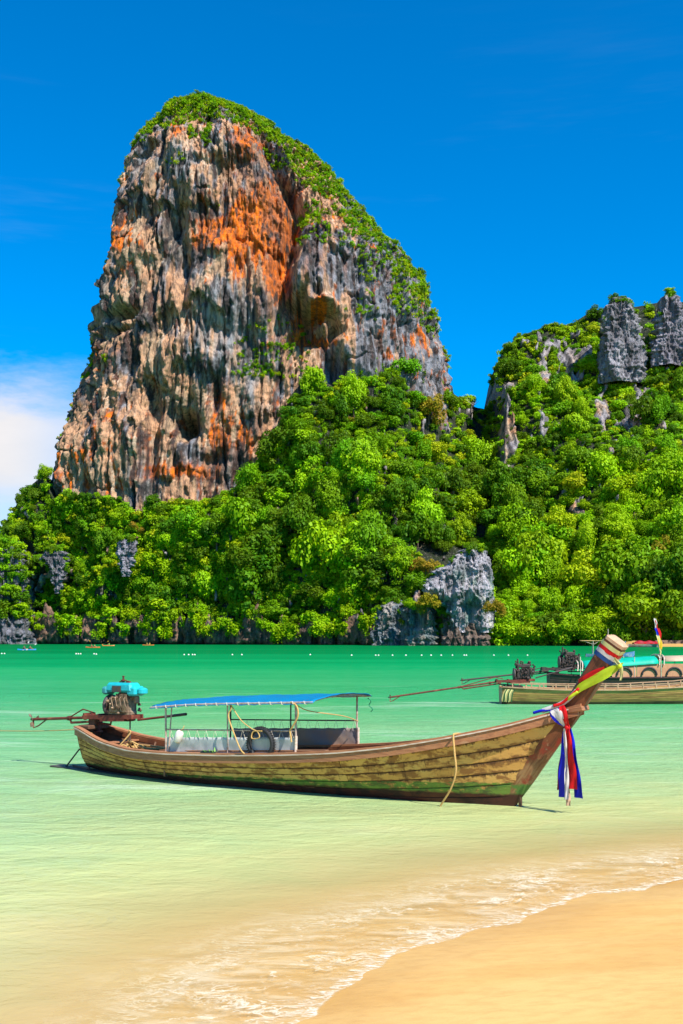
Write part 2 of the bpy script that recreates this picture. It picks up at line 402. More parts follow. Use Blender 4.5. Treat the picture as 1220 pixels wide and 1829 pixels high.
water = build('sea_water', np.stack([gx, gy, wz], -1).reshape(-1, 3), q, WATER, smooth=True, attrs={'shore': ('FLOAT', gdn)})
tag(water, kind='structure')

# ------------------------------------------------------------------ limestone masses
def rock_mass(name, rows, Y, depth, nu, nv, relief, colour, back=0.8, nb=24, sharp=3.0, lean=0.0, jag=0.0, inset=0.0):
    """a free-standing mass of rock: a closed loft whose width at each height is given in photograph pixels at distance Y"""
    rows = sorted(rows); py = np.array([r[0] for r in rows], float); lx = np.array([r[1] for r in rows], float)+inset; rx = np.array([r[2] for r in rows], float)
    v = np.linspace(py[-1], py[0], nv)
    l, r = np.interp(v, py, lx), np.interp(v, py, rx)
    if jag: l = l+jag*fbm(v/9, 0*v, 0*v, 3, nu)*1.6; r = r+jag*fbm(v/9, 0*v+9, 0*v, 3, nu)*1.6
    sf = np.sin(np.linspace(-math.pi/2, math.pi/2, nu)); sb = np.sin(np.linspace(math.pi/2, -math.pi/2, nb+2))[1:-1]
    s = np.concatenate([sf, sb]); front = np.concatenate([np.ones(nu), np.zeros(nb)])
    wv = (r-l); wmax = wv.max(); dsc = np.clip(wv/wmax, 0.02, 1)**0.7
    Sg, Vg = np.meshgrid(s, v); Lg = l[:, None]; Rg = r[:, None]
    U = (Lg+Rg)/2+(Rg-Lg)/2*Sg
    dd = np.sqrt(np.clip(1-np.abs(Sg)**sharp, 0, 1))*dsc[:, None]
    yy = Y-depth*dd*front[None]+depth*back*dd*(1-front[None])
    yy = yy+lean*(py[-1]-Vg)/max(1, py[-1]-py[0])
    x = (U-610)/F*Y; z = H-(Vg-1140)/F*Y
    nxx = np.sign(Sg)*np.abs(Sg)**3; nyy = -np.sqrt(np.clip(1-nxx**2, 0, 1))*(2*front[None]-1)
    D = relief(U, Vg, x, yy, z)
    dampt = np.clip((Vg-py[0])/12.0, 0.15, 1)
    D = D*dampt
    Pp = np.stack([x+nxx*D, yy+nyy*D, z], -1)
    col = colour(U, Vg, x, yy, z, D)
    n = nu+nb; top = Pp[-1].mean(0)+np.array((0, 0, 0.4))
    Pc = np.concatenate([Pp, (top+(Pp[-1:]-top)*0.5), (top+(Pp[-1:]-top)*0.02)]); cc = np.concatenate([col, col[-1:], col[-1:]]).reshape(-1, 3)
    idx = np.arange((nv+2)*n).reshape(nv+2, n); a = idx[:-1]; b = idx[1:]
    f = np.stack([a, np.roll(a, -1, 1), np.roll(b, -1, 1), b], -1).reshape(-1, 4)
    o = build(name, Pc.reshape(-1, 3), f, ROCK, smooth=False, attrs={'stain': ('FLOAT_COLOR', np.concatenate([cc, np.ones((len(cc), 1))], 1))})
    return o, U[:, :nu], Vg[:, :nu], Pp[:, :nu]

GREY = np.array((0.27, 0.27, 0.30)); BEIGE = np.array((0.58, 0.37, 0.22)); DARK = np.array((0.045, 0.04, 0.04)); RUST = np.array((0.40, 0.085, 0.03)); ORANGE = np.array((0.90, 0.20, 0.012)); PALE = np.array((0.78, 0.55, 0.38)); BROWN = np.array((0.17, 0.10, 0.06))
def lerp(a, b, t): return a+(b-a)*t[..., None]
def blob(U, V, lst):
    s = 0
    for (u, v, su, sv, a) in lst: s = s+a*np.exp(-((U-u)/su)**2-((V-v)/sv)**2)
    return s

TOWER = [(184, 335, 372), (188, 326, 384), (195, 315, 402), (206, 300, 426), (218, 287, 456), (238, 269, 486), (257, 252, 508), (280, 234, 540), (300, 228, 562), (330, 219, 592), (365, 211, 622),
         (400, 205, 652), (440, 200, 677), (480, 193, 717), (500, 190, 741), (530, 184, 756), (570, 175, 772), (600, 170, 779), (640, 163, 785), (680, 154, 794), (720, 140, 800),
         (760, 122, 804), (800, 108, 806), (850, 100, 806), (900, 95, 806), (960, 90, 806), (1020, 86, 806)]
def tower_relief(U, V, x, y, z):
    warp = fbm(x/22, y/22, z/60, 2, 11)
    r1 = ridge(x/32+warp*.5, y/32, z/220, 3, 1)           # buttresses
    r2 = ridge(x/8+warp, y/8, z/70, 4, 4)                 # ribs
    lump = fbm(x/14, y/14, z/26, 4, 8)
    fine = fbm(x/2.0, y/2.0, z/12.0, 3, 15)+0.5*fbm(x/2.4, y/2.4, z/3.4, 2, 16)
    # overhanging ledges hung with drips: swell downwards, then cut back
    drip = fbm(x/3.2, y/6, z/60, 2, 25)
    ph = (-z+16*fbm(x/26, y/26, z/90, 2, 31)+5.5*drip)/27.0
    saw = ph-np.floor(ph)
    msk = sst(-0.15, 0.35, fbm(x/34, y/34, z/34, 2, 37)+0.25*blob(U, V, [(330, 600, 120, 220, 1.0)]))
    over = (np.clip(saw, 0, 1)**1.6-0.45)*4.2*msk*(1-sst(600, 660, U))*(1-sst(0.93, 1.0, saw))
    cw = 0.22*fbm(x/14, y/14, z/30, 3, 91)
    crk = np.exp(-(np.abs(gn(x/9+cw*1.5, 0*y, z/420, 93))/0.05)**2)*3.0*sst(-.35, .1, gn(x/20, y/20, z/30, 94))+np.exp(-(np.abs(gn(x/3.6+cw*2, 0*y, z/200, 95))/0.08)**2)*1.0*sst(-.3, .2, gn(x/12, y/12, z/18, 96))
    hb_ = np.exp(-(np.abs(gn(x/60, y/60, z/15+cw, 97))/0.04)**2)*2.0*sst(.05, .4, gn(x/18, y/18, z/18, 98))
    sl = np.round((gn(x/7+cw, y/9, z/110, 99)+.35*gn(x/3, y/3, z/14, 100))*5)/5*2.6
    d = 4.2*r1+2.6*r2+4.2*lump+1.6*fine+over+sl-crk-hb_-3.0
    uc = np.interp(V, [200, 260, 350, 430, 520, 580, 620, 660, 700, 900], [455, 468, 500, 540, 518, 512, 545, 580, 600, 600])+5*fbm(x/8, 0*x, z/14, 2, 51)
    win = sst(230, 330, V)*(1-sst(690, 760, V))
    d = d-11*np.exp(-((U-uc)/16)**2)*win+8*sst(0, 30, U-uc)*np.exp(-np.clip(U-uc-30, 0, 400)/90)*win*sst(380, 470, V)
    d = d-blob(U, V, [(355, 792, 20, 20, 30), (335, 765, 40, 22, 7), (246, 598, 26, 11, 15), (240, 622, 22, 7, 7), (300, 812, 13, 60, 13), (292, 720, 16, 60, 7), (262, 690, 14, 30, 7), (405, 735, 9, 24, 9), (332, 455, 12, 34, 9), (352, 530, 10, 60, 10),
        (322, 620, 12, 40, 7), (573, 618, 22, 11, 20), (596, 640, 14, 16, 18), (545, 655, 14, 10, 8), (383, 258, 5, 30, 8), (420, 640, 14, 20, 4), (280, 430, 20, 20, 4), (395, 850, 20, 10, 5), (180, 760, 12, 30, 4), (455, 560, 8, 40, 5)])
    d = d+blob(U, V, [(455, 590, 40, 60, 6), (360, 330, 45, 60, 9), (545, 560, 26, 40, 9), (575, 600, 22, 8, 9), (400, 560, 40, 60, 4), (250, 480, 45, 120, 5), (420, 300, 25, 40, 5), (660, 560, 70, 90, 4), (350, 660, 50, 40, 5), (215, 820, 60, 50, 6)])
    return d
def tower_colour(U, V, x, y, z, D):
    a = fbm(x/18, y/18, z/32, 4, 61); st = fbm(x/3.5, y/3.5, z/45, 3, 71); b = fbm(x/7, y/7, z/12, 4, 81); st2 = fbm(x/1.7, y/1.7, z/22, 3, 77)
    right = sst(560, 640, U+30*a); topg = 1-sst(300, 380, V+60*a)
    c = lerp(lerp(np.array((0.66, 0.36, 0.20))+0*U[..., None], GREY, sst(-0.15, 0.35, a+0.8*st+0.9*right+0.30*topg-0.14)), PALE, sst(0.20, 0.50, b+0.6*st2)*(1-0.8*right))
    c = lerp(c, np.array((0.40, 0.33, 0.22)), 0.5*sst(0.0, 0.4, fbm(x/10, y/10, z/30, 3, 111))*(1-right)*(1-sst(420, 520, U)))
    org = blob(U, V, [(447, 305, 26, 42, 1.0), (425, 460, 60, 34, 1.1), (402, 478, 40, 24, .9), (475, 440, 40, 45, .8), (505, 420, 34, 60, .85), (503, 540, 16, 50, 1.2), (500, 480, 34, 60, .8), (450, 520, 26, 34, .7), (560, 655, 40, 10, 1.3), (540, 640, 14, 26, .9), (240, 468, 26, 20, .8), (252, 520, 22, 16, .8),
        (246, 415, 20, 30, .5), (415, 745, 14, 22, 1.0), (412, 800, 16, 40, .8), (360, 868, 60, 12, 1.0), (320, 868, 30, 12, .6), (450, 820, 30, 34, .5), (330, 290, 14, 26, .5), (566, 470, 14, 26, .5), (600, 470, 14, 30, .3), (575, 610, 18, 14, .9), (640, 550, 10, 20, .4), (210, 800, 40, 60, .35), (470, 660, 30, 20, .4), (150, 850, 40, 30, .3)])
    o = org*0.95+0.55*b+0.7*st2+0.6*st-.05
    c = lerp(c, RUST, sst(0.22, 0.55, o)*0.85)
    c = lerp(c, ORANGE, sst(0.41, 0.68, org*0.85+0.55*b+0.9*st2+0.5*st))
    red = blob(U, V, [(500, 470, 50, 90, .6), (455, 350, 40, 90, .5), (230, 660, 60, 30, .5), (300, 520, 40, 60, .3), (560, 600, 60, 60, .35), (200, 760, 60, 80, .3), (420, 860, 60, 30, .4)])
    c = lerp(c, np.array((0.30, 0.12, 0.06)), sst(0.15, 0.65, red+0.5*a-0.5*st)*0.65)
    gcen = blob(U, V, [(420, 640, 60, 60, .9), (350, 340, 50, 50, .7), (430, 300, 20, 40, .4), (470, 720, 30, 40, .7), (260, 330, 30, 60, .4), (390, 560, 30, 60, .4)])
    c = lerp(c, np.array((0.33, 0.33, 0.34)), sst(.3, .8, gcen+.6*st+.4*a)*.75)
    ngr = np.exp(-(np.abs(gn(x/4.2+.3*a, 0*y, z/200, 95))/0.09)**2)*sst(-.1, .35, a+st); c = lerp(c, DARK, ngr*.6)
    # black algae runs
    dk = 0.55*st+0.75*st2+0.5*a+blob(U, V, [(300, 640, 60, 160, .28), (330, 800, 60, 60, .3), (640, 560, 90, 110, .12), (230, 640, 40, 60, .2), (380, 420, 30, 90, .2), (520, 360, 20, 60, .25)])
    c = lerp(c, DARK, sst(0.25, 0.55, dk)*0.92)
    return np.clip(c, 0.01, 0.95)
tower, TU, TV, TP = rock_mass('limestone_cliff', TOWER, 580, 55, 500, 660, tower_relief, tower_colour, inset=10.0)
tag(tower, 'tall orange and grey limestone tower rising from the forest with grass on its summit', None, None, 'structure')
# summit cap of the tower follows from the top row; thatch of shrubs hides it

def mass_relief(k, seed, vs=3.0):
    def f(U, V, x, y, z):
        w_ = fbm(x/6/k, y/6/k, z/12/k, 2, seed)
        blk = fbm(x/6/k, y/6/k, z/26/k, 2, seed+7); blk = np.round(blk*6)/6
        return k*(2.6*ridge(x/6/k+w_, y/6/k, z/(8*vs)/k, 4, seed+1)+2.2*fbm(x/3.4/k, y/3.4/k, z/8/k, 4, seed+2)+0.7*fbm(x/1/k, y/1/k, z/3/k, 2, seed+3)+3.2*blk-1.0)
    return f
def mass_colour(base, second, seed, dark=0.4, extra=None):
    base, second = np.array(base), np.array(second)
    def f(U, V, x, y, z, D):
        a = fbm(x/5, y/5, z/14, 4, seed); s = fbm(x/1.8, y/1.8, z/16, 3, seed+5)
        c = lerp(base+0*U[..., None], second, sst(-0.2, 0.4, a+0.4*s))
        c = lerp(c, DARK, sst(0.25, 0.75, s*0.8+a*0.4)*dark*1.6*0.8)
        if extra is not None: c = extra(c, U, V, x, y, z, a, s)
        return np.clip(c, 0.01, 0.95)
    return f
def outcrop(rows, Y, depth, label, nu=110, nv=130, k=1.0, base=(0.30, 0.29, 0.32), second=(0.20, 0.19, 0.21), seed=100, dark=0.4, extra=None, cat='rock', group=None, lean=0.0, sharp=7.0, jag=3.0):
    o, U, V, P_ = rock_mass('rock_outcrop', rows, Y, depth, nu, nv, mass_relief(k, seed), mass_colour(base, second, seed+50, dark, extra), nb=16, lean=lean, sharp=sharp, jag=jag)
    tag(o, label, cat, group, None)
    return U, V, P_

# the hillside: rises from behind the shore cliff, meets the tower and climbs to the right ridge
TOPX = [-500, -250, -100, -30, 0, 30, 60, 80, 95, 150, 215, 245, 290, 380, 460, 500, 515, 545, 600, 640, 700, 760, 790, 812, 850, 872, 885, 900, 930, 975, 1020, 1050, 1085, 1140, 1180, 1220, 1320, 1500, 1750, 2100]
TOPY = [1120, 1085, 1040, 990, 965, 900, 865, 848, 895, 888, 892, 925, 898, 898, 840, 785, 712, 675, 690, 668, 652, 652, 672, 705, 728, 732, 655, 622, 600, 583, 580, 560, 552, 548, 540, 540, 512, 580, 800, 1090]
def shoreY(px): return np.interp(px, [-500, 0, 400, 870, 1110, 1220, 1700, 2200], [700, 545, 495, 430, 400, 385, 380, 380])
def hillY(px): return np.interp(px, [-500, 0, 60, 95, 150, 250, 440, 600, 720, 800, 870, 900, 1220, 1800, 2200], [740, 590, 572, 543, 530, 521, 519, 524, 545, 600, 640, 600, 590, 600, 600])
def base_py(px): return np.interp(px, [0, 130, 300, 430, 520, 640, 700, 860, 885, 1050, 1150], [1116, 1100, 1098, 1094, 1116, 1104, 1112, 1116, 1146, 1146, 1148])
def hill_point(px, t):
    px = np.asarray(px, float); t = np.asarray(t, float)
    b = base_py(px)
    top = np.interp(px, TOPX, TOPY)
    ys = shoreY(px)+3; yt = hillY(px)
    tt = np.clip(t, 0, 1); Y = ys+(yt-ys)*(0.25*tt+0.75*tt**1.5)
    py = b+(top-b)*tt
    x = (px-610)/F*Y; z = H-(py-1140)/F*Y
    bt = np.clip(t-1, 0, 1); Y2 = Y+bt*160; z2 = z-bt*bt*z*0.9
    bulge = (11.0*fbm(x/34, z/45, Y/60, 2, 201)+5*fbm(x/12, z/16, Y/60, 2, 203))*np.clip(t*6, 0, 1)*np.clip((1-t)*8, 0, 1)
    return np.stack([x, Y2+bulge, z2], -1)
ROCK_BLOBS = [(1022, 640, 24, 44, 1.0), (968, 660, 17, 48, .9), (1072, 735, 18, 42, .95), (1128, 738, 27, 42, 1.0), (908, 800, 15, 78, 1.1), (1037, 915, 17, 46, .9), (965, 768, 12, 26, .8), (888, 705, 14, 46, .9), (1000, 735, 10, 24, .6), (1190, 640, 20, 40, .5), (1108, 600, 34, 40, .6), (1010, 850, 10, 30, .5),
              (20, 1060, 44, 70, .9), (100, 1015, 16, 34, .8), (770, 1060, 30, 20, .5), (1160, 700, 10, 20, .4), (935, 610, 10, 20, .4), (1085, 820, 14, 30, .35), (540, 900, 8, 10, .3)]
def rock_field(u, v):
    u, v = np.asarray(u, float), np.asarray(v, float)
    n_ = fbm(u/17, v/30, 0*u, 3, 231)
    return sst(0.34, 0.62, blob(u, v, ROCK_BLOBS)+0.75*n_)
hu = np.concatenate([np.linspace(-500, -40, 60), np.linspace(-38, 1260, 860), np.linspace(1270, 2100, 90)]); ht = np.concatenate([[-0.08], np.linspace(0, 1, 230), np.linspace(1.1, 2, 10)])
HU, HT = np.meshgrid(hu, ht); HP = hill_point(HU, HT); HP[0, :, 2] = -3
hx, hz_ = HP[..., 0], HP[..., 2]; HV = base_py(HU)+(np.interp(HU, TOPX, TOPY)-base_py(HU))*np.clip(HT, 0, 1)
RK = rock_field(HU, HV)
rel = 2.6*ridge(hx/6, 0*hx, hz_/30, 4, 207)+2.2*fbm(hx/4, 0*hx, hz_/11, 4, 208)+0.8*fbm(hx/1.3, 0*hx, hz_/5, 2, 209)+2.4*np.round(fbm(hx/7, 0*hx, hz_/22, 2, 210)*6)/6
HP[1:, :, 1] -= (rel*(0.35+0.65*RK)+3.5*RK)[1:]*np.clip((1.02-HT[1:])*30, 0, 1)
ha = fbm(hx/9, HP[..., 1]/9, hz_/22, 4, 221); hs2 = fbm(hx/2.4, 0*hx, hz_/20, 3, 222)
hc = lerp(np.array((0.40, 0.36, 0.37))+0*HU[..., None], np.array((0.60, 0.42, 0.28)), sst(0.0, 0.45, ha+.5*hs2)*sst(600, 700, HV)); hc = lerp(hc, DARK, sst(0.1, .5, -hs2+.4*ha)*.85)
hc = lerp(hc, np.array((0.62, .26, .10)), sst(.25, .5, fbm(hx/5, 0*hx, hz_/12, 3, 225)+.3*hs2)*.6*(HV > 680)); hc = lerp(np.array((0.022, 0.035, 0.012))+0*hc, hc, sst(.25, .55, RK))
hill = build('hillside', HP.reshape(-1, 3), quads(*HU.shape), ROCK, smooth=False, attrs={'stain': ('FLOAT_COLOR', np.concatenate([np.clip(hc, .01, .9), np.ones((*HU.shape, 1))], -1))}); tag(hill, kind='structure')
def hill_at(px, py):
    """place on the slope seen at a pixel"""
    b = float(base_py(px))
    top = float(np.interp(px, TOPX, TOPY)); t = (b-py)/(b-top)
    return hill_point(px, t), t

# undercut rock band along the water
bu = np.linspace(-300, 905, 620); bt = np.linspace(0, 1, 34)
BU, BT = np.meshgrid(bu, bt)
hgt_px = np.interp(BU, [-300, 0, 60, 130, 300, 420, 520, 600, 670, 790, 860, 905], [95, 95, 60, 52, 56, 62, 40, 50, 56, 40, 30, 8])*(1+0.75*fbm(BU/34, 0*BU, 0*BU, 4, 301))
Yb = shoreY(BU); bx = (BU-610)/F*Yb; bz = -1+BT*(hgt_px/F*Yb)
prof = 2.6*np.sin(np.clip(BT*1.15, 0, 1)*math.pi*0.5)-np.clip(BT-0.75, 0, 1)*9
bd = prof+1.9*ridge(bx/5, 0*bx, bz/14, 4, 311)+1.5*fbm(bx/3, 0*bx, bz/3.5, 4, 321)+0.5*fbm(bx/0.9, 0*bx, bz/1.4, 2, 331)
cav = sst(0.12, 0.42, fbm(bx/7.5, 0*bx, 0*bx, 3, 341)+0*bz)*(1-sst(0.35, 0.75, BT+0.3*fbm(bx/3, 0*bx, bz/3, 2, 345)))
bd = bd-5.0*cav-2.8*(1-sst(0.02, 0.16, BT))
by = Yb-1.5-bd
a = fbm(bx/5, 0*bx, bz/9, 4, 351); s_ = fbm(bx/1.4, 0*bx, bz/8, 3, 361)
cc = lerp(np.array((0.24, 0.14, 0.095))+0*BU[..., None], np.array((0.20, 0.19, 0.20)), sst(0.12, 0.6, a))
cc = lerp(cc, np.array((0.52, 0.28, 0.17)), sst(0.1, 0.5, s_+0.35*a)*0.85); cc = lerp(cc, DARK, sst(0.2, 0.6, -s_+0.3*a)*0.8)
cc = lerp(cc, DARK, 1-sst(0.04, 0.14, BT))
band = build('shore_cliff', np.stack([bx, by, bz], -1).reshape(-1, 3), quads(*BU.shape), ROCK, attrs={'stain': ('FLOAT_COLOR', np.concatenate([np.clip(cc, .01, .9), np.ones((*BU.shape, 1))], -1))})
tag(band, kind='structure')

ROCK_PTS = []
ROCK_BOXES = []   # where trees leave the rock bare: px0, py0, px1, py1
def put_rock(rows, dY, depth, label, **kw):
    py = [r[0] for r in rows]; mid = rows[len(rows)//2]; u = (mid[1]+mid[2])/2
    vb = min(max(py), 1110)
    p, _ = hill_at(u, vb); Y = float(p[1])+dY
    ROCK_BOXES.append((min(r[1] for r in rows), min(py), max(r[2] for r in rows), kw.pop('clear', max(py))))
    r_ = outcrop(rows, Y, depth, label, **kw); ROCK_PTS.append((r_, min(r[0] for r in rows))); return r_
def fluted(c, U, V, x, y, z, a, s):
    g = sst(0.0, 0.5, s)*sst(1010, 1040, V)*sst(815, 840, U); return lerp(lerp(c, np.array((0.62, 0.60, 0.50)), g*0.9), np.array((0.16, 0.36, 0.26)), 0.5*sst(0.1, 0.5, a)*sst(1000, 1050, V))
put_rock([(532, 1094, 1106), (538, 1090, 1122), (552, 1085, 1127), (575, 1081, 1132), (610, 1077, 1138), (640, 1074, 1143), (690, 1068, 1150)], 3, 9,
         'blocky grey limestone pinnacle with a shrub on top on the right hill', seed=401, k=.9, base=(.36, .34, .37), second=(.22, .21, .24), clear=622, dark=.45)
put_rock([(520, 1191, 1198), (530, 1186, 1203), (548, 1181, 1208), (575, 1175, 1213), (610, 1170, 1220), (660, 1162, 1230)], 3, 9,
         'grey fluted pinnacle on the right hill beside the frame edge', seed=411, k=.9, base=(.38, .35, .40), second=(.24, .22, .26), clear=582, dark=.45)
put_rock([(960, 224, 232), (966, 216, 241), (975, 212, 242), (990, 213, 238), (1010, 216, 234), (1030, 220, 230)], -9, 3.5, 'small forked grey rock spike standing up among the slope trees', seed=491, k=.5, base=(.36, .34, .40), second=(.22, .21, .26), clear=1004)
put_rock([(980, 82, 104), (990, 84, 122), (1010, 88, 118), (1035, 94, 110), (1060, 98, 106)], -9, 4, 'wedge of bare grey rock on the shady left slope', seed=501, k=.6, base=(.27, .26, .30), second=(.15, .15, .18), clear=1042)
put_rock([(974, 842, 856), (982, 834, 864), (998, 812, 870), (1015, 792, 874), (1035, 768, 877), (1052, 752, 878), (1066, 764, 877), (1085, 792, 872), (1130, 806, 868)], -14, 10,
         'large jagged grey boulder outcrop with green streaked face above the shore', seed=511, k=.7, jag=1.5, nu=200, nv=170, base=(.52, .49, .53), second=(.32, .31, .34), dark=.35, extra=fluted, clear=1078)
put_rock([(1072, 700, 716), (1082, 690, 724), (1100, 676, 728), (1130, 670, 730), (1156, 668, 732)], -20, 9,
         'blue grey split rock wall dropping into the water', seed=521, k=.8, nu=130, nv=120, base=(.20, .24, .27), second=(.42, .38, .33), dark=.5, clear=1150)
put_rock([(1078, 726, 740), (1086, 722, 764), (1100, 720, 776), (1130, 722, 782), (1156, 724, 784)], -17, 9,
         'greenish grey rock wall beside the sea cave', seed=531, k=.8, nu=120, nv=110, base=(.22, .27, .27), second=(.36, .30, .24), dark=.55, clear=1135)
put_rock([(1092, 790, 806), (1100, 784, 830), (1120, 786, 862), (1156, 786, 870)], -12, 8,
         'low brown overhung rock at the waterline right of the sea cave', seed=541, k=.8, nu=120, nv=90, base=(.20, .14, .11), second=(.30, .22, .18), dark=.6, clear=1135)
put_rock([(965, -20, 30), (985, -40, 44), (1020, -60, 54), (1060, -80, 60), (1110, -90, 66), (1158, -100, 70)], -12, 20,
         'high grey cliff foot under the shady trees at the left end of the bay', seed=551, k=1.3, nu=220, nv=150, base=(.22, .22, .26), second=(.13, .14, .15), dark=.5, clear=1148)

# ------------------------------------------------------------------ trees: real crowns of many leaf clumps on a trunk with limbs
def crown_mesh(name, mat, seed, R=5.0, Ht=8.0, lobes=20, leaves=150, size=0.62, base=0.0, droop=0.0, flat=0.8):
    r = np.random.default_rng(seed); V_, T_ = [], []
    for i in range(lobes):
        d = r.normal(size=3); d[2] = abs(d[2])*1.1-0.45; d /= np.linalg.norm(d)
        if i == 0: ecc = r.uniform(.7, 1.25, 2)
        d[:2] *= ecc; k = r.uniform(0.40, 1.0) if i > 2 else r.uniform(0, .3)
        c = np.array((d[0]*R*k, d[1]*R*k, base+Ht*0.42+d[2]*Ht*0.5*k/0.8)); lr = R*r.choice([.12, .17, .22, .30, .40, .48])
        n = int(leaves*(lr/R/0.35)**2)
        q = r.normal(size=(n, 3)); q[:, 2] += 0.25; q /= np.linalg.norm(q, axis=1)[:, None]
        bump = 1+0.45*gn(q[:, 0]*2.2+i, q[:, 1]*2.2, q[:, 2]*2.2, seed)
        p = c+q*lr*(bump*r.uniform(0.72, 1.10, n))[:, None]*np.array((1, 1, flat))
        if droop: p[:, 2] -= droop*np.abs(r.normal(size=n))
        nm = q+r.normal(size=(n, 3))*0.50+np.array((0.12, -0.12, 0.35)); nm /= np.linalg.norm(nm, axis=1)[:, None]
        a = np.cross(nm, r.normal(size=(n, 3))); a /= np.linalg.norm(a, axis=1)[:, None]; b = np.cross(nm, a)
        s = size*r.uniform(0.55, 1.25, n)[:, None]; e = r.uniform(0.5, 1.0, n)[:, None]
        V_.append(np.stack([p-a*s, p-b*s*e+nm*s*.22, p+a*s, p+b*s*e+nm*s*.22], 1).reshape(-1, 3)/1.0)
        T_.append(np.repeat(np.clip(0.5+r.normal(0, 0.25, n)+r.normal(0, .15), 0, 1), 4))
    vs = np.concatenate(V_); me = build(name, vs, np.arange(len(vs)).reshape(-1, 4), mat, attrs={'tint': ('FLOAT', np.concatenate(T_))})
    o = me; off = o.location.copy(); d_ = o.data; bpy.data.objects.remove(o); d_.transform(Matrix.Translation(off)); return d_
def trunk_mesh(seed, h=5.0, r0=0.28, R=4.0):
    rr = random.Random(seed); b = MB(); lean = (rr.uniform(-.6, .6), rr.uniform(-.6, .6))
    pts = [(lean[0]*k*k, lean[1]*k*k, -1.5+(h+1.5)*k) for k in (0, .25, .5, .75, 1)]
    b.tube(pts, [r0*1.5, r0, r0*.85, r0*.7, r0*.5], 7)
    for i in range(5):
        a = i*1.26+rr.uniform(-.3, .3); s = Vector(pts[2+i % 3]); e = s+Vector((math.cos(a)*R*.6, math.sin(a)*R*.6, h*rr.uniform(.25, .5)))
        b.tube([s, s.lerp(e, .5)+Vector((0, 0, -.2)), e], [r0*.4, r0*.28, r0*.1], 5)
    me = bpy.data.meshes.new('trunk'); me.from_pydata([tuple(v) for v in b.v], [], b.f); me.materials.append(BARK); return me
TRUNKS = [trunk_mesh(i) for i in range(4)]
KINDS = {'bright green': 3, 'mid green': 3, 'dark green': 2, 'yellow green': 1, 'rusty brown': 1}
CROWNS = {}
for kn, cnt in KINDS.items():
    CROWNS[kn] = [crown_mesh('crown', LEAF[kn], 900+31*i+len(kn)*7, lobes=(30, 22, 40)[i], leaves=200, size=(.34, .42, .28)[i], base=2.6, droop=(.35, .1, .9)[i], Ht=(8, 6, 10)[i], R=(5, 5.8, 4.2)[i]) for i in range(cnt)]
tree_proto = []
for kn in CROWNS:
    for i, cm_ in enumerate(CROWNS[kn]): tree_proto.append((kn, cm_, TRUNKS[(i+len(kn)) % 4]))

def instancer(name, protos, pts, idx, scl, rot, mat_label):
    """one object of countless plants: geometry nodes copies of a few real crowns"""
    col = bpy.data.collections.new(name+'_kinds')
    for i, me in enumerate(protos):
        o = bpy.data.objects.new('%s_kind_%02d' % (name, i), me); col.objects.link(o)
    me = bpy.data.meshes.new(name); me.vertices.add(len(pts)); me.vertices.foreach_set('co', np.asarray(pts, np.float32).ravel())
    for an, ty, dt in (('pick', 'INT', idx), ('size', 'FLOAT', scl), ('turn', 'FLOAT', rot)):
        a = me.attributes.new(an, ty, 'POINT'); a.data.foreach_set('value', np.asarray(dt))
    ob = bpy.data.objects.new(name, me); C.objects.link(ob)
    g = bpy.data.node_groups.new(name, 'GeometryNodeTree')
    g.interface.new_socket('Geometry', in_out='INPUT', socket_type='NodeSocketGeometry'); g.interface.new_socket('Geometry', in_out='OUTPUT', socket_type='NodeSocketGeometry')
    n = g.nodes; L = g.links
    gi = n.new('NodeGroupInput'); go = n.new('NodeGroupOutput'); ci = n.new('GeometryNodeCollectionInfo'); ip = n.new('GeometryNodeInstanceOnPoints')
    ci.inputs['Collection'].default_value = col; ci.inputs['Separate Children'].default_value = True; ci.inputs['Reset Children'].default_value = True
    def na(nm, ty):
        a = n.new('GeometryNodeInputNamedAttribute'); a.data_type = ty; a.inputs['Name'].default_value = nm; return a.outputs['Attribute']
    cx = n.new('ShaderNodeCombineXYZ'); L.new(na('turn', 'FLOAT'), cx.inputs[2])
    sx = n.new('ShaderNodeCombineXYZ'); sa = na('size', 'FLOAT')
    for k in range(3): L.new(sa, sx.inputs[k])
    L.new(gi.outputs[0], ip.inputs['Points']); L.new(ci.outputs[0], ip.inputs['Instance']); ip.inputs['Pick Instance'].default_value = True
    L.new(na('pick', 'INT'), ip.inputs['Instance Index']); L.new(cx.outputs[0], ip.inputs['Rotation']); L.new(sx.outputs[0], ip.inputs['Scale'])
    L.new(ip.outputs[0], go.inputs[0])
    md = ob.modifiers.new('plants', 'NODES'); md.node_group = g
    tag(ob, mat_label, None, None, 'stuff'); return ob

def bare(px, py, grow=0):
    for (a, b, c, d) in ROCK_BOXES:
        if a-6-grow < px < c+6+grow and b-2-grow < py < d+grow: return True
    return False
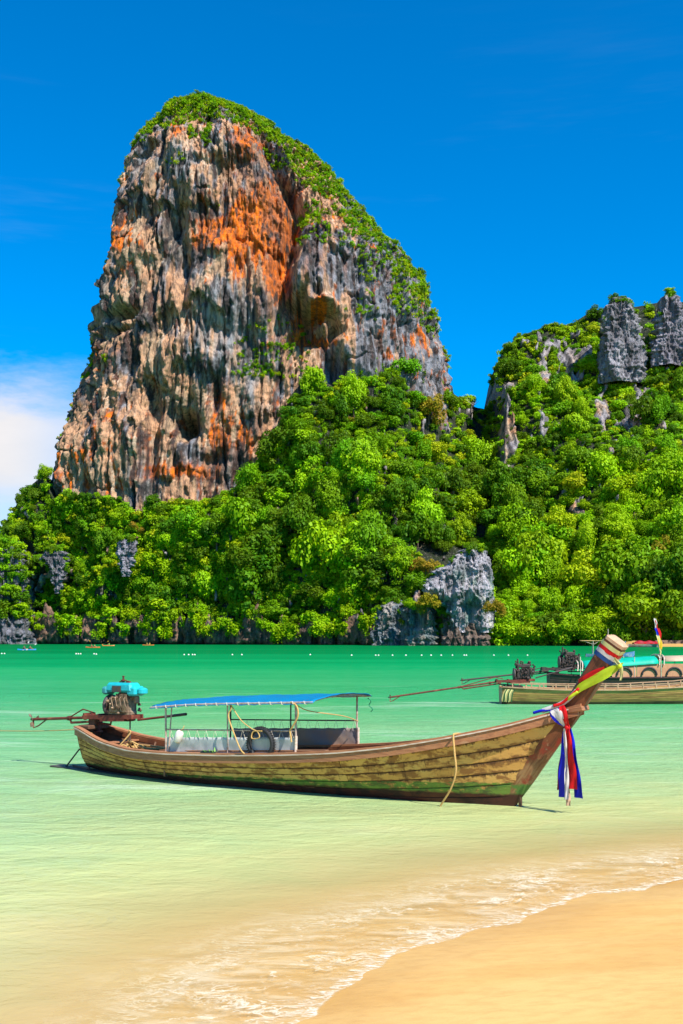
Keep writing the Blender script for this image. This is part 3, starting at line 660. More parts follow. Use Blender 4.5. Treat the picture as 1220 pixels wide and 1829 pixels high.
# positions on the slope, a jittered lattice with rows nearer the top packed closer in world space
spots = []
rt = random.Random(12)
py = 1128.0
while py > 520:
    px = -140.0+rt.uniform(0, 20)
    while px < 1500:
        u, v = px+rt.uniform(-13, 13), py+rt.uniform(-13, 13)
        b = float(base_py(u)); top = float(np.interp(u, TOPX, TOPY))
        if top-3 < v < b+2 and not bare(u, v-12, -2) and not (float(rock_field(u, v-14)) > .5 and rt.random() < .93):
            if not (u < 60 and v > 960 and rt.random() < 0.3):
                spots.append((u, v))
        px += rt.uniform(14, 38)
    py -= 15
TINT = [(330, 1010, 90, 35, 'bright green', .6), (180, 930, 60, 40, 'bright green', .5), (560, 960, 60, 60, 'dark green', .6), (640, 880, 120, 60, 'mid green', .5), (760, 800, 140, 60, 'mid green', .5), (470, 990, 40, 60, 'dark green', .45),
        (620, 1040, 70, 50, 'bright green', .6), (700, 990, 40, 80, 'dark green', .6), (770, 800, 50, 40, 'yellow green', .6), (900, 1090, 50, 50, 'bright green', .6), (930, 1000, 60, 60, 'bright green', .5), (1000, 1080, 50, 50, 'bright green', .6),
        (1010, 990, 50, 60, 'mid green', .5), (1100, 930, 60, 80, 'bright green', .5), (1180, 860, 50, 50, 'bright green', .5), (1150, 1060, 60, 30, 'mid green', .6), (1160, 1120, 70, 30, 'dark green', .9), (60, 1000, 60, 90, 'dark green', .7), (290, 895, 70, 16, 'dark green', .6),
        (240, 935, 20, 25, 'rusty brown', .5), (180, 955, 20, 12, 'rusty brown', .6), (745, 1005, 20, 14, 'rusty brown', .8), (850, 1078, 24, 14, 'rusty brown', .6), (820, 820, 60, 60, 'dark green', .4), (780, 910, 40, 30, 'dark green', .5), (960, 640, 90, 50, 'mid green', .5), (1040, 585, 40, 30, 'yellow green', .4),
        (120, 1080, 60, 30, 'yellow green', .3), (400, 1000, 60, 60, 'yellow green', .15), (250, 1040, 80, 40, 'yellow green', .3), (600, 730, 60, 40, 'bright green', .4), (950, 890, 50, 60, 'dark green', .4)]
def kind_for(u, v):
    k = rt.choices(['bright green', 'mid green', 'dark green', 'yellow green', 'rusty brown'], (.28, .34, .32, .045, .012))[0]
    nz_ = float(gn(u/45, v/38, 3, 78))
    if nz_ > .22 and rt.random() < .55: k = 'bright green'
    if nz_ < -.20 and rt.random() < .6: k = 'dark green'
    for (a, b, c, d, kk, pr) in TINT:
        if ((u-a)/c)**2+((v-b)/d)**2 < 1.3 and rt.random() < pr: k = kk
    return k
WHERE = [((-200, 60), (850, 1150), 'on the shady slope at the bay end'), ((60, 200), (900, 1150), 'near the wedge of grey rock'), ((200, 420), (860, 1005), 'just under the orange cliff'),
         ((200, 420), (1005, 1150), 'over the undercut shore'), ((420, 560), (900, 1150), 'right of the rock spike'), ((420, 600), (640, 900), 'against the orange cliff'),
         ((560, 700), (860, 1000), 'in the middle of the slope'), ((560, 720), (1000, 1150), 'low beside the boulder outcrop'), ((600, 800), (640, 800), 'under the cliff\'s right flank'),
         ((600, 800), (800, 880), 'on the upper middle slope'), ((700, 900), (880, 980), 'above the jagged boulder outcrop'), ((800, 900), (680, 880), 'in the hill saddle'),
         ((720, 900), (980, 1150), 'round the jagged boulder outcrop'), ((900, 1050), (940, 1150), 'by the water beyond the boulders'), ((1050, 1700), (1000, 1160), 'behind the moored boats'),
         ((860, 1080), (520, 640), 'before the blocky pinnacle'), ((1080, 1700), (480, 680), 'round the crest pinnacles'), ((860, 1080), (640, 800), 'on the right hill\'s shoulder'),
         ((1080, 1700), (680, 850), 'on the slope under the pinnacles'), ((860, 1080), (800, 940), 'round the mauve rock strip'), ((1050, 1700), (850, 1000), 'on the right hill\'s lower part')]
def where(u, v):
    for (a, b), (c, d), s in WHERE:
        if a <= u < b and c <= v < d: return s
    return 'elsewhere on the forested slope'
def make_tree(p, s, rz, kn, crown, trunk, label, cat='tree', group='trees of the forested slope', szz=1.0):
    r = empty('broadleaf_tree', p, rz); r.scale = (s, s, s*szz)
    for nm, me in (('crown', crown), ('trunk', trunk)):
        o = bpy.data.objects.new(nm, me); C.objects.link(o); o.parent = r
    tag(r, label, cat, group); return r
def place_words(u, v, reg):
    for (a, b), (c, d), s_ in WHERE:
        if s_ == reg:
            a, b = max(a, 0), min(b, 1220); c = max(c, 540); fu, fv = (u-a)/(b-a), (v-c)/(d-c)
            hv = ('topmost', 'upper', 'middle', 'lower', 'lowest')[int(min(4, max(0, fv*5)))]; hu_ = ('far left', 'left', 'central', 'right', 'far right')[int(min(4, max(0, fu*5)))]
            return hv+' '+hu_
    return 'outlying'
rows_ = []
for (u, v) in spots:
    P_, t_ = hill_at(u, v); edge_ = v < np.interp(u, TOPX, TOPY)+16
    s = (0.34+1.15*rt.random()**2.6)*(0.62 if edge_ else 1.0)*(1+.6*float(gn(u/55, v/40, 0, 77)))
    if u > 860 and v < 820: s *= .75
    if u < 250: s = min(s, .78)
    if v > 860 and not edge_: s *= rt.uniform(1.0, 1.35)
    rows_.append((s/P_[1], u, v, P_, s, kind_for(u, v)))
cand = [r for r in rows_ if -20 < r[1] < 1240]; cand.sort(key=lambda r: -r[0])
single = set(id(r) for r in cand[:262])
mass = []
for r in rows_:
    q_, u, v, P_, s, kn = r; loc = (float(P_[0]), float(P_[1])-1.0, float(P_[2])-2.6*s)
    if id(r) in single:
        i = rt.randrange(len(CROWNS[kn]))
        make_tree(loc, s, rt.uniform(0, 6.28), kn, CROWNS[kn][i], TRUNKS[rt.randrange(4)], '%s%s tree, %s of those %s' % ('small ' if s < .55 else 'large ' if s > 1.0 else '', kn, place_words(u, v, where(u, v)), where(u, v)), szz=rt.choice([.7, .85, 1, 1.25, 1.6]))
    else:
        js = [j for j, tp in enumerate(tree_proto) if tp[0] == kn]; mass.append((loc, rt.choice(js), s, rt.uniform(0, 6.28)))
# big shore trees whose crowns come down to the water at the right, and named odd ones
BIG = [(905, 1146, 1.25, 'bright green', 'broad bright tree dipping to the water just right of the brown waterline rock'), (950, 1150, 1.15, 'bright green', 'round bright tree touching the water behind the middle of the bay'),
       (1000, 1150, 1.35, 'bright green', 'tallest light green tree at the waterline left of the prow'), (1055, 1150, 1.25, 'bright green', 'light green waterline tree behind the yellow boat awning'),
       (1100, 1146, 1.0, 'mid green', 'rounded green tree at the waterline above the prow tip'), (1150, 1122, 1.9, 'bright green', 'huge spreading tree over the dark beach behind the red covered boat'),
       (1212, 1118, 1.8, 'mid green', 'huge spreading tree over the dark beach at the frame edge'), (885, 1108, 1.0, 'bright green', 'bright bushy tree on the brown waterline rock'), (1270, 1118, 1.9, 'dark green', 'large dark tree beyond the sea wall'),
       (770, 818, 1.25, 'yellow green', 'large yellow green tree alone on the upper middle slope'), (1002, 952, 1.3, 'yellow green', 'tree with yellow blossom before the mauve rock strip'), (755, 1022, .8, 'rusty brown', 'rust leaved tree left of the jagged boulder outcrop'),
       (862, 1098, .75, 'rusty brown', 'orange tinged bush right under the jagged boulder outcrop'), (752, 1090, .85, 'rusty brown', 'orange tipped bush growing between the boulder outcrop and the greenish wall'), (725, 1086, .45, 'bright green', 'bright bush in the cleft of the split rock wall'),
       (842, 860, 1.1, 'dark green', 'dark umbrella tree standing at the cliff strip of the saddle'), (958, 872, 1.2, 'mid green', 'round mid green tree right of the tall cliff strip')]
for (u, v, s, kn, lab) in BIG:
    P_, t_ = hill_at(u, min(v, 1144 if u > 880 else 1098)); P_ = np.array(P_)
    fwd = 5 if v > 1100 else 7
    if v < 1130 and 720 < u < 880 and v > 1080: fwd = 34
    loc = (float(P_[0]), float(P_[1])-fwd, H-(v-1140)/F*(float(P_[1])-fwd)-2.6*s)
    make_tree(loc, s, rt.uniform(0, 6.28), kn, CROWNS[kn][0], TRUNKS[0], lab, group=None)
instancer('forest', [tp[1] for tp in tree_proto], [m_[0] for m_ in mass], [m_[1] for m_ in mass], [m_[2] for m_ in mass], [m_[3] for m_ in mass], 'mass of broadleaf trees covering the slope between the single crowns')

# undergrowth: shrubs and vines that cover the slope, hang over the shore cliff and cling to the rocks
SHR = [crown_mesh('shrub', LEAF[k], 1500+i, R=2.0, Ht=2.4, lobes=9, leaves=60, size=0.27, base=-0.4, droop=dr) for i, (k, dr) in enumerate([('mid green', 0), ('bright green', 0.0), ('mid green', .8), ('bright green', .9), ('dark green', .6), ('yellow green', 0)])]
up, ui, us, ur = [], [], [], []
def shrub(p, k, s): up.append(tuple(float(x) for x in p)); ui.append(k); us.append(s); ur.append(rt.uniform(0, 6.28))
for _ in range(7600):
    u = rt.uniform(-120, 1400) if _ % 4 else rt.uniform(865, 1240); top = float(np.interp(u, TOPX, TOPY)); b = float(base_py(u))
    v = rt.uniform(top, b)
    if bare(u, v-2, -3) or (float(rock_field(u, v)) > .45 and rt.random() < .80): continue
    P_, _t = hill_at(u, v); shrub((P_[0], P_[1]-1.2, P_[2]), rt.choices(range(6), (4, 4, 2, 2, 3, 1))[0], rt.uniform(0.8, 1.7))
for (U_, V_, P__), ty_ in ROCK_PTS:
    n_ = 46 if U_.shape[1] > 190 else 30
    left_ = U_[0, 0] < 0
    for _ in range(330 if left_ else n_):
        edge_i = rt.random() < .6 and not left_
        i = rt.choice([rt.randrange(0, max(2, U_.shape[1]//12)), U_.shape[1]-1-rt.randrange(0, max(2, U_.shape[1]//12))]) if edge_i else rt.randrange(U_.shape[1])
        j = rt.randrange(U_.shape[0]) if edge_i or left_ else int(U_.shape[0]*(1-rt.random()*.08))-1
        if left_ and V_[j, i] > 1105: continue
        shrub(P__[j, i]+np.array((0, -.3, -.2)), rt.choice([0, 1, 2, 4]), rt.uniform(.4, 1.1) if not left_ else rt.uniform(.8, 2.0))
nb_ = by.shape[1]
for _ in range(430):       # fringe hanging over the shore cliff
    i = rt.randrange(nb_); top_j = by.shape[0]-1; j = int(top_j*rt.choice([1, 1, 1, .9, .8, .65, .5]))
    if gn(bx[top_j, i]/11, 0, 0, 5) < -0.15 and j < top_j: continue
    shrub((bx[j, i], by[j, i]-0.6, bz[j, i]), rt.choice([1, 2, 3, 3, 0]), rt.uniform(0.6, 2.0))
instancer('undergrowth', SHR, up, ui, us, ur, 'shrubs and hanging vines between the trees and over the shore cliff')

# thatch on the tower: summit, right flank and tufts on its ledges
GR = [crown_mesh('tuft', LEAF[k], 1700+i, R=1.9, Ht=2.6, lobes=9, leaves=55, size=0.24, base=-0.5, droop=dr) for i, (k, dr) in enumerate([('mid green', .3), ('bright green', .2), ('dark green', .3), ('yellow green', .5)])]
up, ui, us, ur = [], [], [], []
capline = lambda u: np.interp(u, [230, 262, 285, 320, 350, 380, 420, 460, 500, 540, 600, 640, 680, 720, 750, 775, 790], [285, 262, 262, 240, 232, 232, 236, 262, 300, 345, 395, 415, 450, 545, 600, 585, 640])
tw = np.random.default_rng(5)
nvv, nuu = TU.shape
cnt = 0
dens = fbm(TU/26, TV/26, 0*TU, 3, 91)
while cnt < 6400:
    j, i = int(tw.integers(0, nvv)), int(tw.integers(0, nuu)); u, v = TU[j, i], TV[j, i]
    pr = 0
    cl = capline(u)
    if v < cl: pr = 1.0 if dens[j, i] > -0.42 else 0.25
    elif v < cl+30: pr = 0.5*(dens[j, i] > 0.05)
    for (a, b, c, d, pp) in [(560, 440, 18, 30, .7), (575, 480, 14, 20, .5), (545, 480, 20, 20, .3), (650, 450, 44, 34, 1), (690, 485, 46, 34, 1), (728, 525, 38, 40, 1), (716, 575, 26, 32, 1), (600, 370, 50, 34, .8), (590, 350, 30, 26, .9), (360, 290, 10, 16, .7), (384, 295, 9, 30, .6),
                             (335, 345, 22, 10, .3), (445, 662, 12, 9, .9), (500, 640, 60, 30, .18), (500, 690, 60, 30, .55), (480, 710, 50, 10, .5), (215, 672, 8, 6, .7), (600, 430, 30, 14, .5), (650, 600, 16, 30, .25), (770, 590, 10, 30, .5), (520, 335, 30, 14, .5), (108, 800, 10, 14, .4), (655, 500, 24, 60, .55), (700, 560, 16, 50, .45), (615, 470, 14, 40, .35), (745, 560, 20, 40, .6), (400, 255, 80, 10, .45), (330, 262, 30, 14, .5), (120, 880, 14, 12, .3), (352, 205, 60, 40, 1)]:
        if ((u-a)/c)**2+((v-b)/d)**2 < 1: pr = max(pr, pp*(0.5+(dens[j, i] > -0.1)*.5))
    if pr > 0: pr = max(pr, 0)
    else: pr = 0.0022 if dens[j, i] > 0.25 else 0.0002
    if i < 26 and v > 230: pr = 0.05+0.5*(dens[j, i] > 0.10)*(0.4+0.6*(v > 560))
    if tw.random() > pr: continue
    cnt += 1; s = tw.uniform(.35, 1.05) if pr > .05 else tw.uniform(.25, .6)
    up.append(tuple(TP[j, i]+np.array((0, -0.3, 0.3)))); ui.append(int(tw.choice(4, p=(.34, .36, .12, .18)))); us.append(float(s)); ur.append(float(tw.uniform(0, 6.28)))
# the crown of the summit behind its front edge
for _ in range(500):
    a = tw.uniform(0, 2*math.pi); k = tw.uniform(0, 1)**.5; row = int(tw.integers(int(nvv*.9), nvv)); cpt = TP[row].mean(0)
    x0, x1 = TP[row, 0, 0], TP[row, -1, 0]; up.append(((x0+x1)/2+math.cos(a)*k*(x1-x0)/2, 580+math.sin(a)*k*10-3, TP[row, 0, 2]+.3)); ui.append(int(tw.choice(4))); us.append(float(tw.uniform(.5, 1.2))); ur.append(float(a))
instancer('cliff_vegetation', GR, up, ui, us, ur, 'grass and shrubs thatching the summit, right flank and ledges of the limestone tower')

# a bare pale tree in the saddle and two leafless snags on the slope
def bare_tree(px, py, h, label, seed):
    P_, _t = hill_at(px, py); rr_ = random.Random(seed); base = Vector((float(P_[0]), float(P_[1])-7, H-(py-1140)/F*(float(P_[1])-7)-h*.45))
    r = empty('bare_tree', base); tag(r, label, 'tree'); m_ = M('pale_bark', (.46, .40, .36), (.30, .24, .21), 1.5, .9)
    b = MB(); tp = [(0, 0, -1), (.2, 0, h*.3), (-.2, .1, h*.6), (.3, 0, h*.95)]; b.tube(tp, [.32, .26, .2, .07], 7); b.build('trunk', m_, r)
    for i in range(9):
        a_ = rr_.uniform(0, 6.28); z0 = h*rr_.uniform(.3, .85); L_ = h*rr_.uniform(.25, .5); e = Vector((math.cos(a_)*L_*.8, math.sin(a_)*L_*.5, z0+L_*.6)); s0 = Vector((0, 0, z0))
        b = MB(); b.tube([s0, s0.lerp(e, .5)+Vector((0, 0, -.2)), e], [.14, .10, .04], 5)
        for k in range(3): q_ = s0.lerp(e, .4+.2*k); b.tube([q_, q_+Vector((rr_.uniform(-1, 1), rr_.uniform(-.5, .5), rr_.uniform(.3, 1.6)))*L_*.3], [.07, .03], 4)
        b.build('limb', m_, r)
bare_tree(840, 735, 11, 'leafless pale tree standing in the saddle against the sky', 1)
bare_tree(845, 1088, 6, 'small leafless snag at the foot of the jagged boulder outcrop', 2)
bare_tree(795, 865, 8, 'leafless pale snag under the big yellow green tree', 3)

# ------------------------------------------------------------------ the long-tail boat in front
BO = Vector((2.89, 18.67, 0)); BA = math.atan2(-0.545, 0.839)
BX = Matrix.Translation(BO) @ Matrix.Rotation(BA, 4, 'Z')

def plank_material():
    m, t, out = new_mat('weathered_planks')
    oc = t.add('ShaderNodeTexCoord').outputs['Object']; rnd = t.add('ShaderNodeObjectInfo').outputs['Random']
    s = t.add('ShaderNodeSeparateXYZ', {0: oc}); x, z = s.outputs[0], s.outputs[2]
    off = t.add('ShaderNodeVectorMath', {0: oc}, operation='ADD'); cmb = t.add('ShaderNodeCombineXYZ', {0: t.math('MULTIPLY', rnd, 13.0), 1: 0.0, 2: t.math('MULTIPLY', rnd, 7.0)}); t.l.new(cmb.outputs[0], off.inputs[1])
    v = off.outputs[0]
    grain = t.noise(t.mapv(v, (1, 8, 14)), 3.0, 8, 0.7, 0.2); blot = t.noise(t.mapv(v, (1.2, 1, 2.4)), 2.4, 6, 0.68, 0.3)
    drip = t.noise(t.mapv(oc, (4.5, 1, .9)), 1.3, 7, 0.72); patch = t.noise(t.mapv(oc, (1, 1, 1.6)), 1.1, 4, 0.6)
    col = t.mix(rnd, (0.60, 0.30, 0.080), (0.74, 0.42, 0.13))
    col = t.mix(t.rng(patch, 0.46, 0.66), col, (0.60, 0.37, 0.11))
    col = t.mix(t.rng(blot, 0.465, 0.58, 0, 0.95), col, (0.27, 0.115, 0.035))
    col = t.mix(t.rng(drip, 0.56, 0.66, 0, 0.9), col, (0.13, 0.055, 0.022))
    col = t.mix(t.rng(grain, 0.55, 0.75, 0, 0.6), col, (0.22, 0.11, 0.035))
    pale = t.rng(t.noise(t.mapv(v, (1, 1, 3)), 5.0, 5, 0.7), 0.62, 0.72, 0, 0.6); col = t.mix(pale, col, (0.62, 0.52, 0.25))
    up = t.add('ShaderNodeAttribute', attribute_name='up').outputs['Fac']
    seam = t.math('ADD', t.math('MULTIPLY', t.math('POWER', up, 2.2), 0.30), t.noise(t.mapv(oc, (5, 1, 2.2)), 1.5, 8, 0.75))
    col = t.mix(t.math('MULTIPLY', t.rng(seam, 0.68, 0.80, 0, 0.92), t.rng(t.math('ADD', x, t.math('MULTIPLY', patch, 6.0)), -4.0, 0.5, 0.35, 1.0)), col, (0.10, 0.042, 0.018))
    foot = t.math('ADD', t.math('MULTIPLY', t.math('POWER', t.math('SUBTRACT', 1.0, up), 4.0), 0.25), t.noise(t.mapv(oc, (2, 1, 5)), 2.0, 6, 0.7)); col = t.mix(t.rng(foot, 0.62, 0.76, 0, .8), col, (0.17, 0.07, 0.028))
    # worn bottom paint: a green band over dark red, wandering with the old waterline
    zz = t.math('ADD', z, t.math('MULTIPLY', t.math('SUBTRACT', t.noise(t.mapv(oc, (1, 1, 3)), 5.0, 5, 0.7), 0.5), 0.10))
    gl = t.rng(x, -7.0, 0.5, 0.15, 0.42, False)
    g = t.math('MULTIPLY', t.math('LESS_THAN', zz, gl), t.rng(t.noise(t.mapv(oc, (2, 1, 4)), 3.2, 5, 0.7), 0.36, 0.48))
    gcol = t.mix(t.rng(blot, 0.45, 0.6), (0.09, 0.21, 0.03), (0.06, 0.10, 0.03)); gcol = t.mix(t.rng(grain, 0.5, 0.68, 0, .8), gcol, (0.13, 0.26, 0.04))
    col = t.mix(t.math('MULTIPLY', g, 0.9), col, gcol)
    rl = t.rng(x, -9.0, 0.5, 0.10, 0.135, False); r_ = t.rng(t.math('SUBTRACT', zz, t.rng(x, -6, 0.5, 0.0, 0.09, False)), 0.15, 0.09)
    rcol = t.mix(t.rng(blot, 0.4, 0.6), (0.085, 0.022, 0.014), (0.035, 0.016, 0.012)); col = t.mix(r_, col, rcol)
    h = t.math('ADD', t.math('MULTIPLY', grain, 0.6), blot)
    pbr(t, out, col, t.rng(blot, 0.3, 0.7, 0.55, 0.85), t.bump(h, 0.6, 0.012), spec=0.3); return m
PLANK = plank_material()
def stem_material():
    m, t, out = new_mat('stem_wood'); oc = t.add('ShaderNodeTexCoord').outputs['Object']; z = t.add('ShaderNodeSeparateXYZ', {0: oc}).outputs[2]
    rot = t.mapv(oc, (1, 1, 1), (0, math.radians(-36), 0)); g = t.noise(t.mapv(rot, (9, 6, 1)), 2.2, 8, 0.7, .2); bl = t.noise(oc, 2.6, 6, .65); n5 = t.noise(oc, 9, 5, .7)
    col = t.mix(t.rng(g, .38, .62), (0.20, 0.062, 0.026), (0.10, 0.034, 0.018))
    low = t.mix(t.rng(g, .40, .6), (0.34, 0.185, 0.085), (0.21, 0.085, 0.035))
    col = t.mix(t.rng(t.math('ADD', z, t.math('MULTIPLY', bl, .5)), 1.35, .75), col, low)
    col = t.mix(t.math('MULTIPLY', t.rng(bl, .5, .62), t.rng(z, 1.5, 1.2)), col, (0.26, 0.035, 0.02))
    col = t.mix(t.rng(n5, .60, .70, 0, .5), col, (0.42, 0.28, 0.16))
    zz = t.math('ADD', z, t.math('MULTIPLY', t.math('SUBTRACT', n5, .5), .10))
    col = t.mix(t.math('MULTIPLY', t.rng(zz, .40, .36), t.rng(bl, .40, .50)), col, (0.09, 0.18, 0.035)); col = t.mix(t.rng(zz, .24, .18), col, (0.06, 0.018, 0.012))
    pbr(t, out, col, .55, t.bump(t.math('ADD', g, t.math('MULTIPLY', n5, .3)), .5, .008), spec=.3); return m
STEM = stem_material()
MAHOG = M('dark_red_wood', (0.17, 0.055, 0.022), (0.085, 0.028, 0.014), 3.0, 0.45, 0.35, 0.006, (1.0, 6, 1.0), c3=(0.24, 0.10, 0.045))
RAILW = M('pinkish_rail_wood', (0.40, 0.17, 0.075), (0.25, 0.095, 0.042), 4.0, 0.6, 0.4, 0.006, (0.5, 8, 8), c3=(0.42, 0.24, 0.13))
WHITEL = M('worn_white_strake', (0.66, 0.54, 0.44), (0.42, 0.28, 0.18), 6.0, 0.7, 0.3, 0.004, (0.4, 5, 5))
INNER = M('bilge_wood', (0.15, 0.07, 0.035), (0.07, 0.032, 0.018), 2.5, 0.8, 0.5, 0.01, (1, 5, 5))
DECKW = M('deck_wood', (0.27, 0.14, 0.07), (0.15, 0.07, 0.035), 4, 0.75, 0.5, 0.008, (0.8, 8, 8))
ENDW = M('cut_end_wood', (0.52, 0.33, 0.20), (0.42, 0.24, 0.14), 9, 0.7, 0.3, 0.004)
STEELW = M('painted_steel_tube', (0.50, 0.40, 0.34), (0.30, 0.15, 0.09), 14, 0.5, 0.2, 0.002, spec=0.5)
DARKST = M('dark_steel_tube', (0.05, 0.045, 0.05), (0.12, 0.055, 0.035), 12, 0.5, 0.2, 0.002)
RUSTY = M('rusty_iron', (0.17, 0.035, 0.018), (0.075, 0.022, 0.014), 7, 0.7, 0.6, 0.006, c3=(0.30, 0.10, 0.045))
ENGM = M('oily_engine_metal', (0.26, 0.17, 0.10), (0.07, 0.04, 0.03), 12, 0.55, 0.6, 0.008, metal=0.2, c3=(0.42, 0.30, 0.20))
BLACKM = M('sooty_engine_metal', (0.035, 0.028, 0.026), (0.09, 0.045, 0.03), 11, 0.6, 0.6, 0.01, c3=(0.02, 0.018, 0.018))
TURQ = M('turquoise_paint', (0.015, 0.45, 0.50), (0.012, 0.33, 0.38), 6, 0.35, 0.15, 0.003, spec=0.5)
TARP = M('blue_tarpaulin', (0.004, 0.25, 0.56), (0.003, 0.20, 0.48), 2.2, 0.75, 0.35, 0.012, spec=0.1)
ROPE = M('yellow_brown_rope', (0.58, 0.36, 0.12), (0.38, 0.22, 0.08), 60, 0.85, 0.6, 0.002)
WROPE = M('pale_cord', (0.62, 0.56, 0.45), (0.4, 0.34, 0.26), 60, 0.85, 0.4, 0.001)
RUBBER = M('tyre_rubber', (0.018, 0.018, 0.020), (0.03, 0.028, 0.028), 14, 0.7, 0.4, 0.003)
def sheet_mat(name, c, c2, tr=0.35, alpha=0.0):
    m, t, out = new_mat(name); oc = t.add('ShaderNodeTexCoord').outputs['Object']
    n = t.noise(t.mapv(oc, (1, 1, .6)), 2.6, 5, 0.6, .3); col = t.mix(t.rng(n, .4, .65), c, c2)
    p = t.add('ShaderNodeBsdfPrincipled', {'Base Color': col, 'Roughness': 0.5, 'Specular IOR Level': 0.3, 'Normal': t.bump(n, .4, .02)})
    q = t.add('ShaderNodeBsdfTranslucent', {'Color': col}); mx = t.add('ShaderNodeMixShader', {0: tr, 1: p.outputs[0], 2: q.outputs[0]})
    o_ = mx.outputs[0]
    if alpha:
        tp = t.add('ShaderNodeBsdfTransparent'); m2 = t.add('ShaderNodeMixShader', {0: alpha, 1: o_, 2: tp.outputs[0]}); o_ = m2.outputs[0]
    t.l.new(o_, out.inputs[0]); return m
PVC = sheet_mat('milky_plastic_sheet', (0.68, 0.68, 0.66), (0.50, 0.52, 0.51), 0.25, 0.06)
TARP = sheet_mat('blue_awning_sheet', (0.001, 0.27, 0.52), (0.001, 0.23, 0.48), 0.3)
GTARP = sheet_mat('grey_brown_tarpaulin', (0.34, 0.31, 0.34), (0.46, 0.33, 0.26), 0.35)
def cloth(name, c): return sheet_mat(name, c, tuple(x*0.85 for x in c), 0.25)
RED, BLUE, WHITE, NEON, YEL = cloth('red_cloth', (0.72, 0.010, 0.012)), cloth('blue_cloth', (0.008, 0.015, 0.62)), cloth('white_cloth', (0.74, 0.68, 0.64)), cloth('neon_yellow_cloth', (0.60, 0.74, 0.03)), cloth('pale_yellow_cloth', (0.72, 0.68, 0.28))
BLUED = cloth('dark_blue_cloth', (0.03, 0.09, 0.30)); ORA = cloth('orange_cloth', (.75, .35, .05))

SX = [-9.9, -9.5, -9.02, -8, -6.9, -5.44, -4.15, -2.95, -1.88, -.91, 0, .86, 1.25, 1.4]
SZ = [.91, .82, .69, .565, .565, .62, .70, .80, .95, 1.14, 1.35, 1.61, 1.735, 1.79]
def zs(x): return float(np.interp(x, SX, SZ)*0.5+0.25*np.interp(x-.25, SX, SZ)+0.25*np.interp(x+.25, SX, SZ))
def zb(x): return -0.26+0.30*max(0, (-6.0-x)/3.9)**1.6
def stemx(z): return 0.02+0.72*z
def beam(x, z):
    D = max(0.0, stemx(z)-x); e = 1-(1-min(D/4.5, 1))**2
    e *= 1-0.60*max(0, (-6.2-x)/3.7)**2.2
    s = min(1.0, max(0.0, (z-zb(x))/(zs(x)-zb(x))))
    return 0.96*e*max(s, 1e-3)**0.45
NS = 7
def strake_z(x, k):
    return zb(x)+(zs(x)-0.13-zb(x))*(k/NS)
def x_end(k, z_guess=0.5):
    x = 1.0                       # where this seam runs out against the stem rabbet
    for _ in range(40): x = stemx(strake_z(x, k))-0.22-0.04*k/NS
    return x
boat = empty('longtail_boat', BO, BA)
tag(boat, 'weathered wooden long-tail boat with blue awning and ribboned prow, nearest the beach', 'boat')
XS = -9.88
def hull_pt(x, z, sgn, out=0.0): return (x, sgn*(beam(x, z)+out), z)
rb = random.Random(3)
for sgn in (-1, 1):
    for k in range(NS):
        cuts = sorted([XS]+[XS+(x_end(k)-XS)*c+rb.uniform(-.5, .5) for c in ((.40,) if k % 2 else (.66,))]+[99])
        for c0, c1 in zip(cuts[:-1], cuts[1:]):
            b = MB(); n = 14; G = []
            o0 = rb.uniform(0.0, 0.006)
            for j, dz in enumerate((0.0, 0.07, 0.35, 0.65, 0.93, 1.0)):
                row = []
                for i in range(n+1):
                    e0, e1 = x_end(k), x_end(k+1)
                    hi = e0+(e1-e0)*dz
                    xa = c0 if c0 > XS else XS-(.16-.16*(k+dz)/NS)*0
                    xb = min(c1, hi) if c1 < 90 else hi
                    x = xa+0.006+(xb-xa-0.012)*i/n
                    z0, z1 = strake_z(x, k), strake_z(x, k+1); g_ = 0.004
                    z = z0+g_+(z1-z0-2*g_)*dz
                    row.append(hull_pt(x, z, sgn, (0.0 if dz in (0.0, 1.0) else 0.010)+o0+0.004*(1-dz)))
                G.append(row)
            if sgn > 0: G = G[::-1]
            b.grid(G, thick=(0, -sgn*0.05, 0)); dzs = np.repeat((0.0, 0.07, 0.35, 0.65, 0.93, 1.0), n+1); dzs = dzs if sgn < 0 else dzs[::-1]
            build('plank', b.v, b.f, PLANK, boat, attrs={'up': ('FLOAT', np.concatenate([dzs, dzs]))})
# dark seams and inner skin: a closed shell behind the planks
b = MB(); G = []; n = 60
prof = [(-1, s) for s in (1, .8, .6, .4, .25, .12, .03)]+[(1, s) for s in (.03, .12, .25, .4, .6, .8, 1)]
for i in range(n+1):
    row = []
    for sg, s in prof:
        k = s*NS; x = XS+(1.0-XS)*i/n
        for _ in range(12):
            zt = zb(x)+(zs(x)-.02-zb(x))*s; x = XS+(stemx(zt)-0.22-XS)*(i/n)
        zt = zb(x)+(zs(x)-.02-zb(x))*s
        row.append((x, sg*max(0.0, beam(x, zt)-0.022), zt))
    G.append(row)
b.grid(G); G2 = [[(p[0], p[1]-(0.03 if p[1] > 0 else -0.03), p[2]+0.02) for p in r] for r in G]; b.grid([r[::-1] for r in G2])
b.build('hull_lining', INNER, boat)
for i, x in enumerate(np.arange(-9.2, 0.3, 0.62)):
    if -7.0 < x < -3.7: continue
    b = MB(); pts = []
    for sg, s in [(-1, q) for q in (.97, .7, .45, .25, .1)]+[(1, q) for q in (.1, .25, .45, .7, .97)]:
        z = zb(x)+(zs(x)-.05-zb(x))*s; pts.append((x, sg*max(.01, beam(x, z)-0.075), z+.02))
    b.tube(pts, 0.028, 5).build('rib', INNER, boat)
